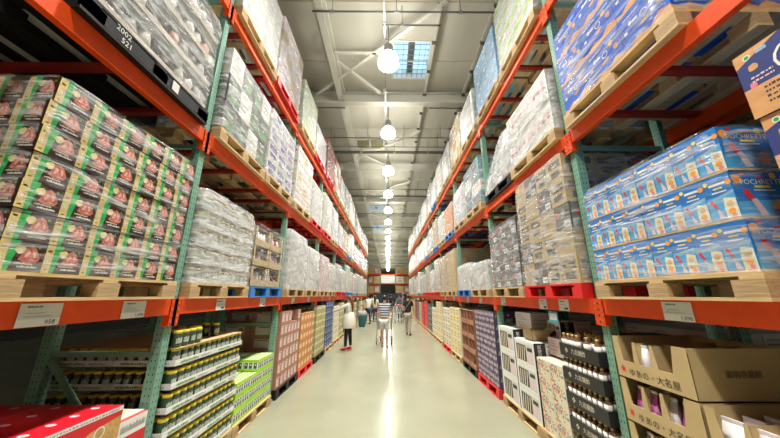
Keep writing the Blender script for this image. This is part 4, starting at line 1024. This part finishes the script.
# ------------------------------------------------------------------ far end
def far_end():
    Y = 50; xs = [-12, -9.2, -6.4, -3.6, -1.35, 1.35, 4.15, 6.95, 9.75, 12.3]
    for i, x in enumerate(xs):
        e = empty('rack_upright', (x, Y, 0)); mb = MB(); mb.box(-.05, .05, -.05, .05, 0, 6, 'green'); mb.build('post', e); mb = MB(); mb.box(-.05, .05, .95, 1.05, 0, 6, 'green'); mb.build('post', e)
        tag(e, f'distant green upright of the end rack across the hall, {ORD[i]} across', 'rack upright', 'uprights of the end rack')
    n = 0
    for i in range(len(xs) - 1):
        c = (xs[i] + xs[i + 1]) / 2; L = xs[i + 1] - xs[i] - .1
        for z in (2.0, 3.6, 5.2):
            if i == 4 and z < 2.1: continue
            n += 1
            mb = MB(); mb.box(-L / 2, L / 2, -.03, .03, -.2, 0, 'orange'); o = mb.build('load_beam', None, (c, Y, z)); tag(o, f'distant orange beam of end rack, {ORD[i]} bay across, height {ORD[int((z - 2) / 1.6)]}', 'rack beam', 'beams of the end rack')
            for j in (-1, 1):
                if i == 4: continue
                st = random.Random(i * 9 + int(z) + j).choice(['tan', 'tan', 'creamy', 'tan_dark', 'brown'])
                mb = MB(); carton(mb, st, -L / 4 + .04, L / 4 - .04, 0, 1, 0, 1.2); o = mb.build('distant_load', None, (c + j * L / 4, Y - .02, z))
                tag(o, f'distant {STY[st][0].replace("box", "")} goods on end rack, {ORD[i]} bay across, {"first" if j < 0 else "second"} load, height {ORD[int((z - 2) / 1.6)]}'.replace('tan_d', 'tan'), 'pallet load', 'loads on the end rack')
    mb = MB(); carton(mb, 'white', -1.2, 1.2, -.5, .5, 0, 1.35); o = mb.build('distant_load', None, (0, Y + .3, 3.6)); tag(o, 'large white block of goods at the centre of the end rack', 'pallet load')
    mb = MB(); mb.box(-2.2, 2.2, 0, .8, 0, 1.9, 'shoe_d'); mb.box(-2.2, 2.2, -.02, 0, 1.0, 1.6, 'denim'); o = mb.build('checkout_counter', None, (0, 46, 0)); tag(o, 'dark display counter across the far end of the aisle', 'counter')
    # racks continuing beyond the cross aisle
    for s in (-1, 1):
        for i, y in enumerate((31, 34, 37, 40)):
            mb = MB(); 
            for lv in range(3): carton(mb, ['tan', 'creamy', 'olive', 'tan_dark'][(i + lv) % 4], -.6, .6, -1.2, 1.2, lv * 1.5, 1.25)
            o = mb.build('goods_stack', None, (s * 4.2, y, 0)); tag(o, f'distant tan goods tower beyond the {SN[s]} rack end, {ORD[i]} back', 'goods stack', 'goods beyond the cross aisle')
far_end()

# ------------------------------------------------------------------ people
def skin_mesh(verts, edges, radii, name, m, sub=2, root=0):
    me = bpy.data.meshes.new(name); me.from_pydata(verts, edges, []); o = bpy.data.objects.new('tmp', me); COL.objects.link(o)
    o.modifiers.new('s', 'SKIN'); sv = me.skin_vertices[0].data if me.skin_vertices else None
    if sv is None:
        import bmesh
        bm = bmesh.new(); bm.from_mesh(me); bm.verts.layers.skin.verify(); bm.to_mesh(me); bm.free(); sv = me.skin_vertices[0].data
    for i, r in enumerate(radii): sv[i].radius = r if isinstance(r, tuple) else (r, r); sv[i].use_root = (i == root)
    mod = o.modifiers.new('b', 'SUBSURF'); mod.levels = sub; mod.render_levels = sub
    dg = bpy.context.evaluated_depsgraph_get(); dg.update(); r = bpy.data.meshes.new_from_object(o.evaluated_get(dg)); bpy.data.objects.remove(o); bpy.data.meshes.remove(me)
    vs = [tuple(v.co) for v in r.vertices]; fs = [tuple(p.vertices) for p in r.polygons]; bpy.data.meshes.remove(r)
    return vs, fs
def person(loc, rz, H, label, top='cloth_w', bottom='cloth_b', shoes='shoe_d', hair='hair', long_hair=False, arms=((0, -.0), (0, 0)), stride=.06, shorts=False, sleeves=1, tunic=False, barefoot=False, cap=None, strap=None):
    """built facing +y, H tall, origin between the feet; arms: for each side (forward angle, outward angle, elbow bend)"""
    k = H / 1.7; e = empty('person', loc, rz)
    V = []; E = []; Rr = []
    def add(p, r, par=None):
        V.append(tuple(c * k for c in p)); Rr.append(tuple(q * k for q in r) if isinstance(r, tuple) else r * k)
        if par is not None: E.append((par, len(V) - 1))
        return len(V) - 1
    pel = add((0, 0, .93), (.15, .105)); wa = add((0, .01, 1.08), (.125, .09), pel); ch = add((0, .01, 1.28), (.155, .105), wa); nk0 = add((0, 0, 1.43), (.07, .06), ch); nk = add((0, .01, 1.49), .05, nk0)
    hd = add((0, .03, 1.57), (.07, .085), nk); ht = add((0, .025, 1.65), (.065, .08), hd)
    hands = []; legs = []
    for sx, (fw, ow, el) in zip((-1, 1), arms):
        sh = add((sx * .17, 0, 1.40), .055, nk0 if False else ch)
        a, b = math.radians(fw), math.radians(ow)
        d1 = Vector((sx * math.sin(b), math.sin(a) * math.cos(b), -math.cos(a) * math.cos(b)))
        a2 = a + math.radians(el); d2 = Vector((sx * math.sin(b) * .5, math.sin(a2), -math.cos(a2))).normalized()
        p = Vector((sx * .19, 0, 1.39)); pe = p + d1 * .28; pw = pe + d2 * .25
        ie = add(pe, .036, sh); iw = add(pw, .024, ie); ipm = add(pw + d2 * .045, (.032, .02), iw); hands.append((pw + d2 * .05, d2, sx)); legs.append((sh, ie, iw))
    lg = []
    for sx, st in ((-1, stride), (1, -stride)):
        hp = add((sx * .085, 0, .84), (.088, .09), pel); kn = add((sx * .095, st * .5 + .015, .47), .055, hp); an = add((sx * .10, st, .09), .036, kn); to = add((sx * .11, st + .13, .03), (.032, .022), an); lg.append((hp, kn, an, to))
    vs, fs = skin_mesh(V, E, Rr, 'body', 'skin')
    mb = MB(); mb.faces(vs, fs, 'skin', True)
    # fingers, face features joined to the body mesh
    for (p, d, sx) in hands:
        side = Vector((0, 1, 0)).cross(d); side = side.normalized() if side.length > .1 else Vector((1, 0, 0)); side = d.cross(Vector((1, 0, 0))).normalized()
        for q in range(4):
            o0 = p + side * (-.024 + q * .016); L = (.055, .07, .066, .05)[q]; curl = Vector((-sx, 0, 0))
            m1 = o0 + d * L * .5 + curl * .004; m2 = o0 + d * L * .9 + curl * .02
            mb.tube(o0 * k, m1 * k, .008 * k, 'skin', 6); mb.tube(m1 * k, m2 * k, .0075 * k, 'skin', 6, .006 * k)
        mb.tube((p - d * .02 + side * .02) * k, (p + d * .02 + side * .055) * k, .009 * k, 'skin', 6, .007 * k)
    hc = Vector((0, .03, 1.60))
    mb.blob(hc * k + Vector((0, .095, -.005)) * k, .012 * k, .016 * k, .02 * k, 'skin')
    for sx in (-1, 1):
        mb.blob((hc + Vector((sx * .076, 0, -.005))) * k, .008 * k, .016 * k, .028 * k, 'skin'); mb.blob((hc + Vector((sx * .028, .083, .015))) * k, .010 * k, .006 * k, .006 * k, 'ink')
    mb.blob((hc + Vector((0, .083, -.045))) * k, .02 * k, .006 * k, .005 * k, 'spink')
    mb.build('body', e)
    def garment(idx, grow, name, m, edges, stretch=None):
        mp = {q: i for i, q in enumerate(idx)}; VV = [V[i] for i in idx]
        if stretch: VV = [stretch(i, v) for i, v in zip(idx, VV)]
        RR = [tuple((r + grow(i) * k) for r in (Rr[i] if isinstance(Rr[i], tuple) else (Rr[i],) * 2)) for i in idx]
        vs, fs = skin_mesh(VV, [(mp[a], mp[b]) for a, b in edges], RR, name, m, 2)
        g = MB(); g.faces(vs, fs, m, True); return g.build(name, e)
    # shirt
    sl = []
    idx = [pel, wa, ch, nk0]; ed = [(pel, wa), (wa, ch), (ch, nk0)]
    for (sh, ie, iw) in legs:
        idx += [sh, ie]; ed += [(ch, sh), (sh, ie)]
        if sleeves > 1: idx.append(iw); ed.append((ie, iw))
    def st(i, v):
        if i in [q[1] for q in legs] and sleeves == 1:
            sh = [q[0] for q in legs if q[1] == i][0]; a = Vector(V[sh]); return tuple(a.lerp(Vector(v), .72))
        if i in [q[2] for q in legs]: ie = [q[1] for q in legs if q[2] == i][0]; return tuple(Vector(V[ie]).lerp(Vector(v), .93))
        if i == pel: return (v[0], v[1], v[2] - .05 * k)
        return v
    garment(idx, lambda i: .024 if i in (pel, wa) else .020, 'shirt', top, ed, st)
    if tunic:
        g = MB(); prof = [(.24, .68), (.245, .69), (.235, .85), (.21, 1.0), (.15, 1.17)]; g.lathe([(r * k, z * k) for r, z in prof], (0, 0, 0), top, 20); o = g.build('tunic_skirt', e); o.scale = (1, .95, 1)
    # trousers
    idx = [pel]; ed = []
    for hp, kn, an, to in lg:
        idx += [hp, kn]; ed += [(pel, hp), (hp, kn)]
        if not shorts: idx.append(an); ed.append((kn, an))
    def st2(i, v):
        if i == pel: return (v[0], v[1], v[2] - .03 * k)
        for hp, kn, an, to in lg:
            if i == kn and shorts: return tuple(Vector(V[hp]).lerp(Vector(v), .8))
            if i == an: return tuple(Vector(V[kn]).lerp(Vector(v), .93))
        return v
    garment(idx, lambda i: (-.03 if i == pel else -.004 if i in [q[0] for q in lg] else .012) if tunic else .012 if not shorts or i == pel else .028, 'shorts' if shorts else 'trousers', bottom, ed, st2)
    for hp, kn, an, to in lg:
        if barefoot: continue
        a = Vector(V[an]); t = Vector(V[to]); g = MB(); vs, fs = skin_mesh([(a.x, a.y - .045 * k, .042 * k), (a.x, a.y + .02 * k, .055 * k), (t.x, t.y - .01 * k, .036 * k), (t.x, t.y + .045 * k, .03 * k)], [(0, 1), (1, 2), (2, 3)], [(.036 * k, .04 * k), (.045 * k, .05 * k), (.048 * k, .034 * k), (.034 * k, .024 * k)], 'shoe', shoes, 1)
        g.faces(vs, fs, shoes, True); g.build('shoe', e)
    g = MB(); g.blob(tuple((hc + Vector((0, -.018, .03))) * k), .088 * k, .10 * k, .095 * k, hair, 12, 8)
    if long_hair:
        vs, fs = skin_mesh([tuple(c * k for c in p) for p in ((0, -.04, 1.66), (0, -.085, 1.55), (.01, -.115, 1.40), (.02, -.12, 1.24), (.02, -.115, 1.12))], [(0, 1), (1, 2), (2, 3), (3, 4)], [(.07 * k, .05 * k), (.085 * k, .05 * k), (.075 * k, .035 * k), (.055 * k, .025 * k), (.02 * k, .012 * k)], 'hair', hair)
        g.faces(vs, fs, hair, True)
    g.build('hair', e)
    if cap: g = MB(); g.blob(tuple((hc + Vector((0, 0, .065))) * k), .095 * k, .11 * k, .06 * k, cap, 12, 6); g.box(-.07 * k, .07 * k, .08 * k, .19 * k, 1.655 * k, 1.665 * k, cap); g.build('cap', e)
    if strap: g = MB(); g.bar((.13 * k, -.135 * k, 1.42 * k), (-.15 * k, -.13 * k, 1.02 * k), .03 * k, .008, strap); g.box(-.24 * k, -.16 * k, -.1 * k, .08 * k, .86 * k, 1.03 * k, 'shoe_d'); g.build('shoulder_bag', e)
    tag(e, label, 'person', 'shoppers in the aisle'); return e
def px_pos(px, py):
    d = CAMH * 290 / (py - 295); return ((px - 388) / 280 * d, (d + CAMH * .262) / .965)
x, y = px_pos(348, 350); person((x, y, 0), math.radians(72), 1.60, 'person in cream tunic, black leggings and red shoes reaching toward left shelf', 'cloth_w', 'cloth_b', 'shoe_r', 'hairbrown', True, ((64, 8, 8), (4, 26, 6)), .05, sleeves=2, tunic=True)
x, y = px_pos(384.5, 347); GX, GY = x, y; person((x, y, 0), math.radians(-8), 1.60, 'barefoot-legged person in blue striped shirt and pale shorts pushing a cart', 'striped_cloth', 'offwhite', 'skin', 'hair', False, ((38, 5, 45), (38, 5, 45)), .10, shorts=True)
x, y = px_pos(408.5, 335); person((x, y, 0), math.radians(-15), 1.63, 'person in black shirt and grey trousers with pale crossbody strap walking away', 'cloth_b', 'khaki', 'shoe_d', 'hair', False, ((-12, 6, 10), (14, 6, 18)), .17, strap='bagwhite')
x, y = px_pos(368, 324); person((x, y, 0), math.radians(40), 1.62, 'person in white shirt and dark jeans beside the teal bin', 'white', 'denim', 'shoe_d', 'hair', False, ((35, 6, 40), (30, 6, 40)), .1, sleeves=2)
x, y = px_pos(375, 322); person((x, y, 0), math.radians(-10), 1.58, 'long-haired person in cream top and dark trousers right of white-shirted shopper', 'cream', 'denim', 'shoe_d', 'hair', True, ((10, 6, 10), (10, 6, 20)), .05)
x, y = px_pos(400, 321); person((x, y, 0), math.radians(170), 1.66, 'person in dark patterned jacket behind a distant cart', 'cloth_g', 'denim', 'shoe_d', 'hair', False, ((30, 6, 45), (30, 6, 45)), .08, sleeves=2); FX, FY = x, y
x, y = px_pos(403.5, 317); person((x, y, 0), math.radians(90), 1.70, 'distant person wearing a bright blue cap', 'cloth_g', 'khaki', 'shoe_d', 'hair', False, ((10, 6, 10), (10, 6, 10)), .06, cap='cap')
x, y = px_pos(373, 316); person((x, y, 0), math.radians(180), 1.62, 'distant person in pale grey top beyond the end of left rack', 'offwhite', 'cloth_b', 'shoe_d', 'hair', False, ((10, 6, 10), (10, 6, 10)), .06)
x, y = px_pos(391, 314); person((x, y, 0), math.radians(20), 1.66, 'small distant person in black between the two racks near the counter', 'cloth_b', 'denim', 'shoe_d', 'hair', False, ((10, 6, 10), (10, 6, 10)), .06)

def cart(loc, rz, label, item):
    e = empty('shopping_cart', loc, rz)
    # faces +y, handle at y=0
    W0, W1 = .27, .22; y0, y1 = .12, .88; zb, zt = .52, 1.0; b = MB(); r = .0055
    for i in range(10):
        t = i / 9; y = y0 + (y1 - y0) * t; ww = W0 + (W1 - W0) * t
        for sx in (-1, 1): b.tube((sx * ww, y, zt - .05 * t), (sx * ww * .85, y, zb + .08 * t), r, 'galv', 5)
        b.tube((-ww * .85, y, zb + .08 * t), (ww * .85, y, zb + .08 * t), r, 'galv', 5)
    for q in range(5):
        z = zb + (zt - zb) * q / 4; f = .85 + .15 * q / 4
        for sx in (-1, 1): b.tube((sx * W0 * f, y0, z), (sx * W1 * f, y1, z + .08 * (1 - q / 4) - .05 * q / 4), r, 'galv', 5)
        b.tube((-W0 * f, y0, z), (W0 * f, y0, z), r, 'galv', 5); b.tube((-W1 * f, y1, z + .05), (W1 * f, y1, z + .05), r, 'galv', 5)
    for i in range(7):
        x = -W0 * .8 + i * W0 * 1.6 / 6
        b.tube((x, y0, zb), (x * 1.1, y0, zt), r, 'galv', 5); b.tube((x * .8, y1, zb + .08), (x * .85, y1, zt - .05), r, 'galv', 5)
    b.build('basket', e)
    f = MB()
    for sx in (-1, 1): f.path([(sx * .27, 0, 1.03), (sx * .27, .14, .98), (sx * .25, .16, .5), (sx * .27, .08, .2), (sx * .20, .82, .16)], .011, 'galv', 8)
    f.tube((-.25, .16, .5), (.25, .16, .5), .01, 'galv'); f.tube((-.27, .1, .2), (.27, .1, .2), .01, 'galv'); f.tube((-.2, .82, .16), (.2, .82, .16), .01, 'galv'); f.build('frame', e)
    for i in range(5): 
        pass
    h = MB(); h.tube((-.28, 0, 1.03), (.28, 0, 1.03), .016, 'p_red', 10); h.build('handle', e)
    for sx, yy in ((-.26, .08), (.26, .08), (-.19, .82), (.19, .82)):
        g = MB(); g.tube((sx - .014, yy, .06), (sx + .014, yy, .06), .06, 'shoe_d', 14); wb = g.build('wheel', e); g = MB(); g.box(sx - .02, sx + .02, yy - .02, yy + .02, .1, .19, 'galv'); g.tube((sx - .02, yy, .06), (sx + .02, yy, .06), .015, 'galv', 8); g.build('fork', wb)
    tag(e, label, 'shopping cart', 'shopping carts'); return e
cart((GX - .02, GY + .38, 0), math.radians(-4), 'grey wire shopping cart pushed by the striped-shirt person', 0)
c2 = cart((FX - .05, FY - .58, 0), math.radians(172), 'distant grey wire shopping cart of the dark-jacketed person', 0)
def bag_and_bin():
    b = MB(); b.blob((0, 0, .13), .16, .18, .13, 'lblue', 12, 8, .08); b.tube((-.05, 0, .24), (.05, 0, .25), .012, 'white'); o = b.build('blue_bag', None, (GX - .06, GY + .75, .565)); tag(o, 'blue shopping bag lying in the nearer cart', 'bag')
    x, y = px_pos(362, 326.5); e = empty('waste_bin', (x, y, 0)); b = MB(); b.lathe([(.17, 0), (.23, .62), (.24, .63), (.24, .66)], (0, 0, 0), 'tealbin', 24); b.build('body', e)
    b = MB(); b.lathe([(.245, .56), (.25, .66), (.262, .70), (.20, .80)], (0, 0, 0), 'film_milky', 20); b.build('liner_bag', e); tag(e, 'teal waste bin with clear liner beside the left rack', 'bin')
bag_and_bin()
print('DUP', sum(len(v) > 1 for v in USED.values()), [k for k, v in USED.items() if len(v) > 1][:5], 'objects', len(bpy.data.objects))
